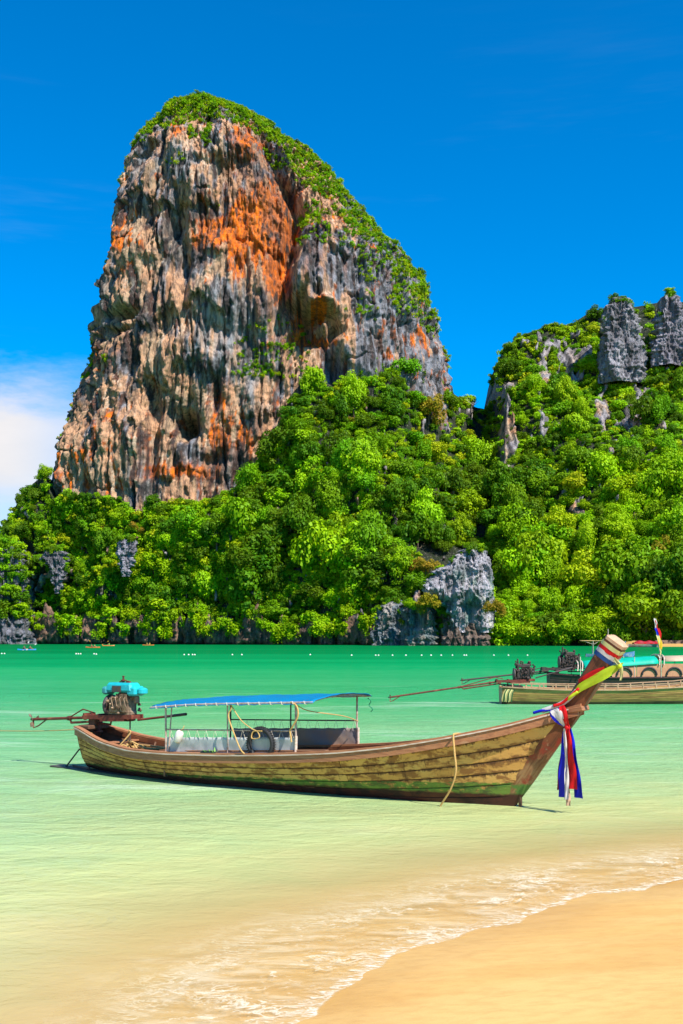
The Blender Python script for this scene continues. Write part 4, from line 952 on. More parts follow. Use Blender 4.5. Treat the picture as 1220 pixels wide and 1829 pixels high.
# transom at the stern: two boards and a notch for the engine post
for j, (s0, s1) in enumerate(((0.0, .5), (.5, 1.0))):
    b = MB(); G = []
    for s in (s0+.01, (s0+s1)/2, s1-.01):
        z = zb(XS)+(zs(XS)-zb(XS))*s; y = beam(XS, z); G.append([(XS-.03, -y, z), (XS-.03, 0, z), (XS-.03, y, z)])
    b.grid(G, thick=(0.06, 0, 0)).build('transom_board', MAHOG, boat)
b = MB(); b.box((-9.78, 0, zs(-9.8)+0.03), (.34, .62, .09), bev=.02); b.box((-9.72, 0, zs(-9.8)+.14), (.2, .26, .16), bev=.02); b.build('engine_block_timber', INNER, boat)
# gunwale: cap rail, outer rubbing board with pale edge, on both sides
for sg in (-1, 1):
    def rail(name, mat, y0, z0, y1, z1, xa, xb, n=46):
        b = MB(); G = []
        for (yy, z_) in ((y0, z0), (y1, z0), (y1, z1), (y0, z1)):
            G.append([(x, sg*(beam(x, zs(x))+yy+(0.16*max(0, (x-.75)/.6) if x > .75 else 0)*0+max(0.0, 0.10-beam(x, zs(x))) ), zs(x)+z_) for x in np.linspace(xa, xb, n)])
        G.append(G[0]);
        if sg > 0: G = [r[::-1] for r in G]
        b.grid(G); m_ = n
        b.add([G[q][0] for q in range(4)], [(0, 1, 2, 3)]); b.add([G[q][-1] for q in range(4)], [(3, 2, 1, 0)])
        b.build(name, mat, boat)
    rail('gunwale_cap', RAILW, -0.085, 0.0, 0.045, 0.04, -9.95, 1.20)
    rail('rubbing_board', RAILW, 0.006, -0.145, 0.036, -0.004, -9.93, 1.16)
    rail('rubbing_strip', WHITEL, 0.036, -0.012, 0.060, 0.010, -9.96, 1.0)
    rail('inner_rail', MAHOG, -0.12, -0.10, -0.09, -0.01, -9.7, 0.7)
# stem timber and prow post: one swept baulk
front = [(-.21, -.30), (0.0, -.01), (.30, .38), (.56, .745), (.99, 1.35), (1.22, 1.69), (1.42, 2.0), (1.63, 2.30), (1.86, 2.62)]
thk = [.29, .29, .30, .31, .32, .31, .31, .32, .33]; hw = [.035, .04, .055, .065, .08, .10, .125, .14, .15]
fr_s = spline([(a, 0, c) for a, c in front], 4); T_ = np.interp(np.linspace(0, 8, len(fr_s)), range(9), thk); Wd = np.interp(np.linspace(0, 8, len(fr_s)), range(9), hw)
def post_frame(i):
    a = fr_s[max(0, i-1)]; c = fr_s[min(len(fr_s)-1, i+1)]; tdir = (c-a).normalized(); return tdir, Vector((-tdir.z, 0, tdir.x))
G = []
for i in range(len(fr_s)):
    tdir, nb = post_frame(i); p = fr_s[i]; w_, th = Wd[i], T_[i]; low = i < 17
    wf_ = w_*(0.45 if low else 0.72); wb = w_*(2.0 if low else 1.0)
    if low: wb = min(wb, .14)
    G.append([p+Vector((0, y, 0))+nb*q for y, q in ((-wf_, 0.0), (wf_, 0.0), (w_, th*.22), (wb if low else w_, th*.9), (w_*.6, th), (-w_*.6, th), (-wb if low else -w_, th*.9), (-w_, th*.22))])
b = MB(); b.grid(G, closed_u=True); b.add(G[0], [tuple(range(8))])
b.build('stem_post', STEM, boat)
top_r = G[-1]; tdir, nb = post_frame(len(fr_s)-1); ctr = sum(top_r, Vector())/8
b = MB(); lo = [ctr+(p-ctr)*1.02+tdir*0.0 for p in top_r]; mid = [ctr+(p-ctr)*1.02+tdir*.05 for p in top_r]; hi = [ctr+(p-ctr)*.72+tdir*.085 for p in top_r]
b.grid([lo, mid, hi], closed_u=True); b.add(hi, [tuple(range(7, -1, -1))]); b.build('post_end', ENDW, boat)
# breasthook board that crosses the stem
b = MB(); b.beam((.98, 0, zs(1.0)-.03), (1.24, 0, zs(1.22)-.04), .31, .085, bev=.015); b.build('breasthook', RAILW, boat)
# decks and thwarts
for i, x in enumerate(np.arange(-9.5, -7.3, .19)):
    z = .20+.05*max(0, -8.6-x); w_ = beam(x, z)-.1; MB().box((x, 0, z), (.175, 2*w_, .03), bev=.004).build('deck_board', DECKW, boat)
for i, x in enumerate(np.arange(-3.3, 0.2, .21)):
    z = zs(x)-.20; w_ = beam(x, z)-.07; MB().box((x, 0, z), (.195, 2*w_, .028), bev=.004).build('deck_board', DECKW, boat)
for x in (-9.05, -7.2, -3.6, -2.2):
    z = zs(x)-.09; MB().box((x, 0, z), (.16, 2*(beam(x, z)-.05), .04), bev=.006).build('thwart', RAILW, boat)
b = MB(); z0 = zs(-7.15)-.1; b.box((-7.12, 0, .3), (.03, 1.45, .42)); b.build('bulkhead', DECKW, boat)
b = MB(); b.box((-5.3, 0, .12), (3.3, 1.2, .03)); b.build('floor_board', DECKW, boat)
# a long board leaning along the near gunwale
b = MB(); b.beam((-6.9, -.80, zs(-6.9)+.045), (-3.2, -.84, zs(-3.3)+.05), .10, .03, bev=.005); b.build('side_board', DECKW, boat)
# stern swim board with its strut
b = MB(); b.beam((-10.85, -.1, .015), (-8.2, -.36, -.02), .30, .035, bev=.006); b.build('stern_plank', M('wet_grey_wood', (.10, .10, .08), (.05, .045, .035), 4, .6, .4, .006, (1, 6, 6)), boat)
b = MB(); b.tube([(-10.45, -.15, .03), (-9.9, -.3, .44)], .018, 6); b.tube([(-10.3, -.1, .05), (-9.6, -.3, .06)], .02, 6); b.build('strut', DARKST, boat)

# awning: posts, rails, bows and the blue sheet
PXS = (-6.95, -5.42, -3.86)
def roof_z(x, y): return 1.535+.17*(x+7.2)/3.8+.07*(1-(y/.98)**2)+.02*y+.05*math.sin(max(0, min(1, (x+7.25)/1.6))*math.pi/2)-.05
for x in PXS:
    for y in (-.86, .93):
        dx = .0 if y < 0 else .16
        b = MB(); b.tube([(x+dx, y, zs(x)-.05), (x+dx, y*1.01, roof_z(x, y)-.02)], .019 if x != -5.42 else .015, 8); b.build('post', STEELW if y < 0 or x > -4 else DARKST, boat)
b = MB(); b.tube([(-6.87, -.88, zs(-6.9)), (-6.80, -.86, roof_z(-6.9, -.9)-.03)], .014, 6); b.build('post', STEELW, boat)
for y, z0, z1, mt in ((-.86, 1.03, 1.14, STEELW), (.93, 1.12, 1.22, DARKST)):
    b = MB(); b.tube([(-6.95 if y < 0 else -6.79, y, z0), (-3.86 if y < 0 else -3.70, y, z1)], .014, 6); b.build('side_rail', mt, boat)
for y in (-.97, .97):
    b = MB(); b.tube([(x, y, roof_z(x, y)-.018) for x in np.linspace(-7.25, -3.42, 12)], .02, 6); b.build('roof_rail', STEELW, boat)
for x in (-7.2, -6.2, -5.3, -4.4, -3.5):
    b = MB(); b.tube([(x, y, roof_z(x, y)-.02) for y in np.linspace(-.96, .96, 9)], .014, 6); b.build('roof_bow', STEELW, boat)
b = MB(); G = []
for j, y in enumerate(np.linspace(-1.0, 1.0, 19)):
    G.append([(x, y, roof_z(x, y)+.006-(.035 if j in (0, 18) else 0)-.018*math.sin((x+7.2)/.95*math.pi)**2*0.8+.008*rb.uniform(-1, 1)) for x in np.linspace(-7.26, -3.4, 40)])
b.grid(G, thick=(0, 0, .006)).build('awning', TARP, boat, smooth=True)
b = MB()
for x in np.arange(-7.1, -3.5, .25):
    for y in (-.985, .985): b.tube([(x, y, roof_z(x, y)+.012), (x+.03, y*1.03, roof_z(x, y)-.03), (x+.06, y*.99, roof_z(x, y)-.045)], .008, 5)
b.build('awning_lashing', WROPE, boat)
def curtain(name, mat, xa, xb, y, z0, z1, lash_z0, lash_z1, seed, fold):
    b = MB(); G = []; n = 40
    for j in range(7):
        tq = j/6; row = []
        for i in range(n+1):
            s = i/n; x = xa+(xb-xa)*s; zt = z0[1]+(z1[1]-z0[1])*s-.012*abs(math.sin(s*math.pi*9)); zl = z0[0]+(z1[0]-z0[0])*s
            row.append((x, y+fold*(float(gn(s*7, tq*1.5, 0, seed))+.5*float(gn(s*19+tq*3, tq, 0, seed+3)))*(1-.5*tq), zl+(zt-zl)*tq))
        G.append(row)
    if y > 0: G = G[::-1]
    b.grid(G, thick=(0, .004, 0)); o = b.build(name, mat, boat, smooth=True)
    c = MB()
    for i in range(14):
        s = (i+.4)/14; x = xa+(xb-xa)*s; zt = z0[1]+(z1[1]-z0[1])*s; lz = lash_z0+(lash_z1-lash_z0)*s
        c.tube([(x, y-.01, zt-.02), (x+.05, y-.015, lz+.01), (x+.11, y-.01, zt-.02)], .004, 4)
    c.build('curtain_cord', WROPE, boat)
curtain('side_curtain', PVC, -6.95, -3.88, -.86, (.56, .885), (.72, 1.03), 1.03, 1.14, 5, .02)
curtain('side_curtain', GTARP, -6.70, -3.66, .93, (.58, .95), (.70, 1.09), 1.12, 1.22, 9, .045)
b = MB(); b.tube([(-3.86, -.87, .70), (-3.85, -.87, 1.05)], .028, 8); b.build('curtain_edge', WHITEL, boat)
b = MB(); b.tube([(-3.66, .92, .68), (-3.66, .92, 1.09)], .024, 8); b.build('curtain_edge', WHITEL, boat)

# engine on its pivot: block with many fittings, turquoise tank and cowl, long frame and shaft
def engine(root, ox, oz, cover=True, mats=None, shaft=None, tiller=None, seed=1, sc=1.0):
    er = random.Random(seed); bm_, fm = mats
    def q(x, y, z): return (ox+x*sc, y*sc, oz+z*sc)
    b = MB(); b.box(q(0, 0, .26), (.52*sc, .34*sc, .34*sc), bev=.03); b.box(q(-.02, 0, .10), (.62*sc, .28*sc, .10*sc), bev=.02); b.box(q(.10, 0, .46), (.28*sc, .26*sc, .14*sc), bev=.03)
    for i in range(7): b.box(q(-.02+.045*i, -.01, .42), (.018*sc, .33*sc, .16*sc))
    for i in range(22):
        p = q(er.uniform(-.26, .3), er.choice((-1, 1))*er.uniform(.16, .22), er.uniform(.1, .5)); b.lathe(p, (0, er.choice((-1, 1)), er.uniform(-.3, .3)), [(0, .035*sc*er.uniform(.6, 1.6)), (.03*sc, .03*sc), (.06*sc, .018*sc)], 7)
    if not cover:
        for i in range(46): p = q(er.uniform(-.34, .36), er.uniform(-.22, .22), er.uniform(.0, .72)); rr0 = er.uniform(.03, .085); b.lathe(p, (er.uniform(-1, 1), er.uniform(-1, 1), er.uniform(-1, 1)), [(-rr0, rr0*.3), (-rr0*.4, rr0), (rr0*.5, rr0*.9), (rr0, rr0*.2)], 6)
    o = b.build('engine', bm_, root)
    c = MB(); c.lathe(q(-.30, 0, .24), (-1, 0, 0), [(0, .20*sc), (.02, .235*sc), (.06, .235*sc), (.08, .16*sc), (.10, .07*sc)], 20); c.build('flywheel', DARKST, o)
    for i in range(4):
        c = MB(); x = -.12+.12*i; c.tube([q(x, -.17, .44), q(x+.02, -.24, .40), q(x+.06, -.235, .25), q(x+.03, -.18, .16)], .013*sc, 6); c.build('pipe', ENGM if cover else bm_, o)
    c = MB(); c.tube([q(.26, 0, .40), q(.40, 0, .44), q(.45, 0, .56)], .045*sc, 9); c.lathe(q(.40, 0, .30), (0, 0, 1), [(0, .03*sc), (.02, .06*sc), (.14*sc, .06*sc), (.16*sc, .03*sc)], 10); c.build('intake_elbow', bm_, o)
    if cover:
        c = MB(); c.box(q(.02, 0, .63), (.78*sc, .36*sc, .20*sc), bev=.045, taper=.9); c.build('fuel_tank', TURQ, o)
        c = MB(); c.box(q(.37, 0, .56), (.26*sc, .32*sc, .20*sc), bev=.04); c.build('cowl', TURQ, o)
        c = MB(); c.lathe(q(.56, 0, .50), (0, 0, 1), [(0, .06*sc), (.02, .11*sc), (.10, .11*sc), (.13, .07*sc), (.14, .02)], 14); c.build('air_filter', TURQ, o)
        c = MB(); c.box(q(-.36, -.05, .56), (.16*sc, .30*sc, .17*sc), bev=.04); c.build('radiator_box', M('grey_turquoise_paint', (.04, .26, .28), (.03, .18, .2), 8, .5), o)
        c = MB(); c.lathe(q(.02, 0, .73), (0, 0, 1), [(0, .03), (.03, .03), (.035, .055), (.06, .055), (.065, .02), (.12, .018), (.125, .03), (.14, .03)], 10); c.tube([q(-.14, .05, .74), q(.0, .08, .77), q(.2, .03, .745)], .012, 6); c.box(q(.16, 0, .74), (.10, .05, .03)); c.build('filler_cap', RUSTY, o)
        c = MB(); c.box(q(.0, -.185, .60), (.25, .012, .13)); c.build('tank_slot', DARKST, o)
    else:
        c = MB(); c.box(q(.0, 0, .56), (.5*sc, .34*sc, .14*sc), bev=.03); c.tube([q(-.18, 0, .6), q(-.2, 0, .82)], .03*sc, 8); c.build('exhaust_stub', bm_, o)
    # cradle of angle iron
    c = MB()
    for y in (-.15, .15):
        c.beam(q(-1.02, y, -.03), q(.42, y*1.05, .03), .045*sc, .085*sc); c.beam(q(-.5, y, -.05), q(.2, y, -.02), .05*sc, .10*sc)
    for x in (-.98, -.55, -.1, .35): c.box(q(x, 0, .02), (.05*sc, .33*sc, .08*sc))
    c.box(q(-.2, 0, -.04), (.9*sc, .22*sc, .07*sc), bev=.01)
    c.build('engine_cradle', fm, o)
    c = MB(); c.tube([q(-.95, 0, .03), q(-.9, -.02, -.13), q(-.35, 0, -.17), q(-.32, 0, -.04)], .024*sc, 7); c.lathe(q(-.70, 0, -.34), (0, 0, 1), [(0, .09*sc), (.03, .09*sc), (.05, .045*sc), (.2*sc, .04*sc)], 10); c.build('pivot', BLACKM if not cover else fm, o)
    if shaft:
        (ax, az), (cx_, cz) = shaft
        c = MB(); c.tube([(ax, 0, az), (cx_, 0, cz)], .032*sc, 8); c.tube([(ax, 0, az-.09), (ax+(cx_-ax)*.34, 0, az+(cz-az)*.34-.10), (ax+(cx_-ax)*.36, 0, az+(cz-az)*.36)], .026*sc, 6)
        c.tube([(ax+.1, 0, az+.1), (ax-.25, 0, az+.17), (ax+(cx_-ax)*.36, 0, az+(cz-az)*.36+.02)], .016*sc, 6)
        for s in (.1, .36, .38): c.lathe((ax+(cx_-ax)*s, 0, az+(cz-az)*s), (1, 0, .15), [(-.03, .05*sc), (.03, .05*sc)], 8)
        c.build('drive_shaft', fm, o)
        c = MB(); d = Vector((cx_-ax, 0, cz-az)).normalized(); e = Vector((cx_, 0, cz))
        c.tube([e-d*.45, e-d*.15+Vector((0, 0, -.15)), e+Vector((0, 0, -.19)), e-d*.0+Vector((0, 0, -.02))], .016*sc, 6); c.build('propeller_guard', fm, o)
        c = MB(); c.lathe(e, d, [(-.05, .03), (.05, .035), (.1, .01)], 8)
        for k in range(3):
            a_ = k*2.094+.3; rr_ = Vector((0, math.cos(a_), math.sin(a_))); tq = d.cross(rr_)
            vs = [e+rr_*.03, e+rr_*.10+tq*.055+d*.03, e+rr_*.18+tq*.02+d*.02, e+rr_*.15-tq*.04-d*.02]; c.add(vs+[v+d*.008 for v in vs], [(0, 1, 2, 3), (7, 6, 5, 4), (0, 4, 5, 1), (1, 5, 6, 2), (2, 6, 7, 3), (3, 7, 4, 0)])
        c.build('propeller', ENGM, o)
    if tiller:
        c = MB(); (ax, az), (cx_, cz) = tiller; c.tube([(ax, 0, az), (cx_, 0, cz)], .024*sc, 8); c.build('tiller', fm if cover else bm_, o)
        c = MB(); p1 = Vector((ax, 0, az)); p2 = Vector((cx_, 0, cz)); c.tube([p1.lerp(p2, .56), p2], .029*sc, 8); c.build('tiller_grip', DARKST, o)
    return o
engine(boat, -8.93, 1.14, True, (ENGM, RUSTY), ((-9.85, 1.10), (-11.65, .99)), ((-8.5, 1.10), (-7.18, 1.27)), 4)
b = MB(); b.tube([(-8.72, 0, .40), (-8.72, 0, 1.08)], .016, 7); b.build('prop_stick', DARKST, boat)

# things that rest on or hang from the boat
def w3(p): return BX @ Vector(p)
def rope(name, pts, r, label, m=ROPE, cat='rope', n=8):
    o = MB().tube(spline([w3(p) for p in pts], n), r, 6).build(name, m); tag(o, label, cat); return o
rr = random.Random(9); pts = [(-9.75, -.1, .80), (-9.5, -.3, .70), (-9.1, -.35, .52)]
for i in range(34):
    a = i*.95; pts.append((-8.35+.52*math.cos(a)*rr.uniform(.5, 1.1)+.012*i, -.25+.32*math.sin(a)*rr.uniform(.5, 1.1), .40+.006*i+(.13 if i % 7 == 3 else 0)))
pts += [(-8.7, .0, .62), (-8.72, -.03, .86), (-8.70, -.03, .80), (-8.9, -.2, .50)]
rope('coiled_rope', pts, .017, 'tangled yellow rope lying in the stern under the turquoise engine')
rope('bow_line', [(-.85, .1, 1.10), (-.80, -.35, 1.19), (-.78, -.66, 1.215), (-.775, -.725, 1.17), (-.74, -.745, .9), (-.72, -.74, .6), (-.83, -.72, .3), (-1.02, -.70, .02), (-1.1, -.70, -.15)], .017, 'long yellow rope draped over the gunwale near the bow down into the water')
rope('stern_line', [(-9.92, -.2, .86), (-10.6, -.1, .80), (-12.2, .3, .68), (-15.2, 1.0, .52), (-19, 2.0, .35), (-24, 3.2, 0.1), (-27, 4, -.3)], .010, 'thin mooring line running from the stern away over the water', n=10)
o = rope('hanging_rope', [(-5.28, -.95, 1.60), (-5.24, -.98, 1.50), (-5.29, -1.0, 1.35), (-5.12, -1.02, 1.0), (-4.98, -1.03, .76), (-4.9, -.98, .66)], .013, 'pale rope with a knot hanging from the awning rail left of the tyre')
o = rope('hanging_rope', [(-5.26, -.96, 1.56), (-5.0, -1.0, 1.30), (-4.75, -1.02, 1.16), (-4.6, -1.02, 1.10), (-4.55, -1.04, 1.0), (-4.72, -1.03, .98), (-4.70, -1.02, 1.1), (-4.5, -1.02, 1.12)], .011, 'slack pale rope that ties the tyre to the rail')
o = rope('hanging_rope', [(-3.9, -.97, 1.66), (-3.75, -1.0, 1.6), (-3.72, -1.0, 1.42), (-3.84, -1.0, 1.22), (-3.9, -.99, 1.15), (-3.88, -.99, 1.05), (-3.86, -1.0, .95)], .017, 'bunched yellow rope round the front near post of the awning')
o = rope('hanging_rope', [(-3.86, -.97, 1.66), (-3.7, -.7, 1.50), (-3.55, .2, 1.36), (-3.62, .85, 1.22)], .009, 'thin cord running from the front near post across to the far rail')
o = rope('green_cord', [(-3.48, .97, 1.66), (-3.42, .99, 1.60), (-3.46, .99, 1.52), (-3.38, .99, 1.45), (-3.42, .99, 1.40)], .009, 'short green cord dangling from the front tip of the awning', M('green_cord', (.01, .22, .10), (.01, .14, .07), 40), 'cord')
ty = empty('tyre', w3((-4.60, -.925, .555)), BA); tag(ty, 'black rubber tyre hung as a fender on the milky side curtain', 'tyre')
def torus(b, c, R_, r_, n=40, k=10, ax='y', sy=1.0):
    vs = []
    for i in range(n):
        a_ = 2*math.pi*i/n
        for j in range(k):
            e = 2*math.pi*j/k; rad = R_+r_*math.cos(e)*(.9 if math.cos(e) > 0 else 1.05); vs.append((c[0]+rad*math.cos(a_), c[1]+r_*sy*math.sin(e), c[2]+rad*math.sin(a_)))
    return b.add(vs, [(i*k+j, ((i+1) % n)*k+j, ((i+1) % n)*k+(j+1) % k, i*k+(j+1) % k) for i in range(n) for j in range(k)])
torus(MB(), (0, 0, .32), .27, .045, 48, 12, sy=1.15).build('carcass', RUBBER, ty, smooth=True)
b = MB()
for i in range(44):
    a_ = 2*math.pi*i/44; rd = .316; c = Vector((rd*math.cos(a_), 0, .32+rd*math.sin(a_))); R_ = Matrix.Rotation(-a_, 3, 'Y'); b.box(c, (.010, .07, .014), R_)
b.build('tread', RUBBER, ty)
fe = empty('fender', w3((-6.55, -.94, .80)), BA); tag(fe, 'small white plastic fender tied aslant to the rear of the milky curtain', 'fender')
b = MB(); ax = Vector((.45, 0, 1)); b.lathe((-.06, 0, .0), ax, [(0, .02), (.015, .06), (.05, .078), (.2, .078), (.235, .06), (.25, .025)], 14); b.build('float_body', M('dirty_white_plastic', (.72, .66, .60), (.55, .46, .40), 9, .5), fe, smooth=True)
MB().tube([(.045, 0, .23), (.10, 0, .27), (.12, .02, .33)], .008, 6).build('cord', ROPE, fe)
lv = MB()
for i in range(9):
    a_ = rr.uniform(0, 6.28); p = w3((-5.75+rr.uniform(-.12, .12), -.98, .645)); d = Vector((math.cos(a_)*.10, math.sin(a_)*.05, rr.uniform(.02, .12))); s = Vector((0, 0, 1)).cross(d).normalized()*.018
    q = [p, p+d*.5+s, p+d, p+d*.5-s]; lv.add(q+[v+Vector((0, 0, .003)) for v in q], [(0, 1, 2, 3), (7, 6, 5, 4), (0, 4, 5, 1), (1, 5, 6, 2), (2, 6, 7, 3), (3, 7, 4, 0)])
o = lv.build('leaf_sprig', M('sprig_leaf', (.08, .30, .03), (.20, .40, .03), 20, .5)); tag(o, 'green leafy sprig lying on the gunwale before the milky curtain', 'leaves')
o = MB().lathe(w3((-5.98, -.97, .655)), w3((1, 0, .02))-w3((0, 0, 0)), [(0, .02), (.05, .035), (.3, .035), (.36, .012)], 10).build('bottle', M('dark_bottle', (.02, .04, .03), (.03, .05, .03), 5, .25)); tag(o, 'dark bottle lying on the gunwale beside the green sprig', 'bottle')

# ribbons on the prow
def band(i0, i1, off, name, mat, parent, tilt=0.0, hgt=.06):
    """a strip of cloth wrapped once round the post"""
    b = MB(); G = []
    for dz in (0, .5, 1):
        row = []
        for k in range(25):
            u = k/24; tt = i0+(i1-i0)*u
            base = tt+dz*hgt/0.09
            i = int(max(0, min(len(fr_s)-2, math.floor(base)))); f_ = base-i
            def ringpt(j, u):
                g = G_POST[j]; n = len(g); a = u*n; k0 = int(a) % n; return g[k0].lerp(g[(k0+1) % n], a-int(a))
            p = ringpt(i, u).lerp(ringpt(i+1, u), f_); c0 = sum(G_POST[i], Vector())/8; c1 = sum(G_POST[i+1], Vector())/8; c = c0.lerp(c1, f_)
            d = (p-c); row.append(p+d.normalized()*(off+.006*math.sin(u*40+dz*2)+.004))
        G.append(row)
    b.grid(G).grid([[p+Vector((0, 0, .001)) for p in r][::-1] for r in G]); return b.build(name, mat, parent, smooth=True)
G_POST = G_SAVE = None
G_POST = []
for i in range(len(fr_s)):
    tdir, nb = post_frame(i); p = fr_s[i]; w_, th = Wd[i], T_[i]; low = i < 17
    wf_ = w_*(0.45 if low else 0.72); wb = min(w_*2.0, .14) if low else w_
    G_POST.append([p+Vector((0, y, 0))+nb*q for y, q in ((-wf_, 0.0), (wf_, 0.0), (w_, th*.22), (wb, th*.9), (w_*.6, th), (-w_*.6, th), (-wb, th*.9), (-w_, th*.22))])
rw = empty('prow_wrap', BO, BA); tag(rw, 'yellow, red, white and blue cloth bands wound round the top of the prow post', 'ribbon')
nf = len(fr_s)-1
seg = (fr_s[nf]-fr_s[nf-1]).length
for q, (mt, tp) in enumerate([(YEL, 1.05), (RED, 1.75), (WHITE, 2.35), (BLUED, 3.05)]):
    band(nf-tp, nf-tp, .010+.002*q, 'cloth_band', mt, rw, hgt=.062)
def strip(pts, wdt, name, mat, parent, nrm=None, twist=0.0, fold=.0):
    """a strip of cloth along points, wide across; each point may carry its own width vector"""
    P_ = spline([p for p, _ in pts], 8); Wv = spline([v for _, v in pts], 8); b = MB(); G = []
    for k in range(5):
        a_ = (k/4-.5); G.append([p+v*a_*1.0+Vector((0, -1, 0))*fold*math.sin(k*2.2+i*.25) for i, (p, v) in enumerate(zip(P_, Wv))])
    b.grid(G).grid([[p+Vector((0, .003, 0)) for p in r][::-1] for r in G]); return b.build(name, mat, parent, smooth=True)
V3 = Vector
sash = empty('neon_ribbon', BO, BA); tag(sash, 'neon yellow and red sash winding down the middle of the prow post', 'ribbon')
yn = -.165
strip([(V3((1.86, -.13, 2.36)), V3((.10, 0, .13))), (V3((1.66, yn, 2.26)), V3((-.02, 0, .16))), (V3((1.42, yn, 2.13)), V3((-.03, 0, .14))), (V3((1.22, yn, 2.02)), V3((-.04, 0, .12))), (V3((1.10, yn+.02, 1.92)), V3((-.05, .02, .08)))], 0, 'neon_strip', NEON, sash, fold=.010)
strip([(V3((1.60, yn+.010, 2.31)), V3((0, 0, .09))), (V3((1.40, yn+.008, 2.24)), V3((0, 0, .09))), (V3((1.24, yn+.010, 2.15)), V3((0, 0, .08))), (V3((1.16, yn+.04, 2.11)), V3((0, 0, .05)))], 0, 'red_strip', RED, sash, fold=.008)
strip([(V3((1.76, -.16, 2.48)), V3((.03, 0, .05))), (V3((1.86, -.15, 2.36)), V3((.05, 0, .02))), (V3((1.87, -.14, 2.22)), V3((.05, 0, 0))), (V3((1.86, -.15, 2.14)), V3((.04, 0, 0)))], 0, 'knot_end', YEL, sash, fold=.01)
b = MB(); b.lathe(V3((1.85, -.16, 2.36)), (0, 1, .2), [(-.04, .015), (-.02, .035), (.02, .038), (.04, .015)], 10); b.build('knot', NEON, sash, smooth=True)
tw_ = empty('twisted_ribbon', BO, BA); tag(tw_, 'twisted white, red and blue cloth running from the gunwale up behind the prow post', 'sash')
def rp(pts, r, name, m, par, k=6): return MB().tube(spline(pts, k), r, 8).build(name, m, par, smooth=True)
rp([(1.14, -.14, 1.96), (1.04, -.15, 1.86), (.92, -.17, 1.76), (.80, -.20, 1.70), (.68, -.22, 1.655), (.58, -.22, 1.62)], [.02]*10+[.045]*10+[.05]*8+[.02]*3 if False else .040, 'white_twist', WHITE, tw_)
rp([(1.18, -.15, 2.0), (1.08, -.18, 1.90), (1.0, -.19, 1.83), (.90, -.20, 1.75), (.78, -.24, 1.71)], .026, 'red_twist', RED, tw_)
rp([(.86, -.18, 1.66), (.70, -.23, 1.64), (.56, -.25, 1.62), (.44, -.25, 1.585)], .024, 'blue_twist', BLUE, tw_)
rp([(1.16, -.16, 1.95), (1.06, -.19, 1.87), (1.0, -.18, 1.82)], .028, 'neon_twist', NEON, tw_)
hs_ = empty('hanging_ribbons', BO, BA); tag(hs_, 'long blue, white and red sash knotted under the gunwale and hanging from the prow', 'sash')
yk = -.20
def fall(x0, w0, x1, w1, zt, zb_, name, mt, y, seed, yo=0.0):
    pts = []
    for i in range(7):
        s = i/6; x = x0+(x1-x0)*s**.8; z = zt+(zb_-zt)*s; ww = w0+(w1-w0)*s**.7; pts.append((V3((x, y-yo*s+.02*math.sin(s*5+seed), z)), V3((ww, .25*ww*math.sin(seed+s*2), 0))))
    return strip(pts, 0, name, mt, hs_, fold=.016)
kx, kz = 1.0, 1.36
strip([(V3((.80, -.27, 1.655)), V3((.12, 0, .05))), (V3((.86, -.29, 1.60)), V3((.18, 0, .03))), (V3((.93, -.28, 1.48)), V3((.14, 0, .03))), (V3((.99, yk-.03, kz+.02)), V3((.06, 0, .0)))], 0, 'white_loop', WHITE, hs_, fold=.012)
strip([(V3((.74, -.26, 1.64)), V3((.03, 0, .03))), (V3((.77, -.295, 1.56)), V3((.03, 0, .03))), (V3((.86, -.28, 1.46)), V3((.03, 0, .03))), (V3((.97, yk-.02, kz+.02)), V3((.03, 0, 0)))], 0, 'blue_edge', BLUE, hs_)
strip([(V3((.92, -.24, 1.72)), V3((.08, 0, .03))), (V3((.96, -.28, 1.64)), V3((.11, 0, .02))), (V3((1.0, -.28, 1.5)), V3((.10, 0, 0))), (V3((1.03, yk-.04, kz)), V3((.06, 0, 0)))], 0, 'red_loop', RED, hs_, fold=.01)
b = MB(); b.lathe(V3((1.01, yk-.03, kz)), (.1, 0, 1), [(-.06, .025), (-.03, .045), (.02, .05), (.06, .03)], 10); b.build('knot', RED, hs_, smooth=True)
fall(.98, .05, .86, .06, kz, .36, 'dark_red_end', cloth('dark_red_cloth', (.30, .012, .03)), yk-.015, 1)
fall(.985, .06, .955, .19, kz, .25, 'blue_end', BLUE, yk-.04, 2, .02)
fall(1.04, .05, 1.185, .17, kz, .25, 'blue_end', BLUE, yk+.01, 3, .01)
fall(1.03, .07, 1.125, .17, kz, .40, 'red_end', RED, yk-.06, 4, .03)
fall(1.0, .03, 1.035, .075, kz, .23, 'white_end', WHITE, yk-.105, 5)
fall(1.0, .02, 1.03, .08, .55, .12, 'peach_end', cloth('peach_cloth', (.70, .46, .30)), yk-.012, 6)

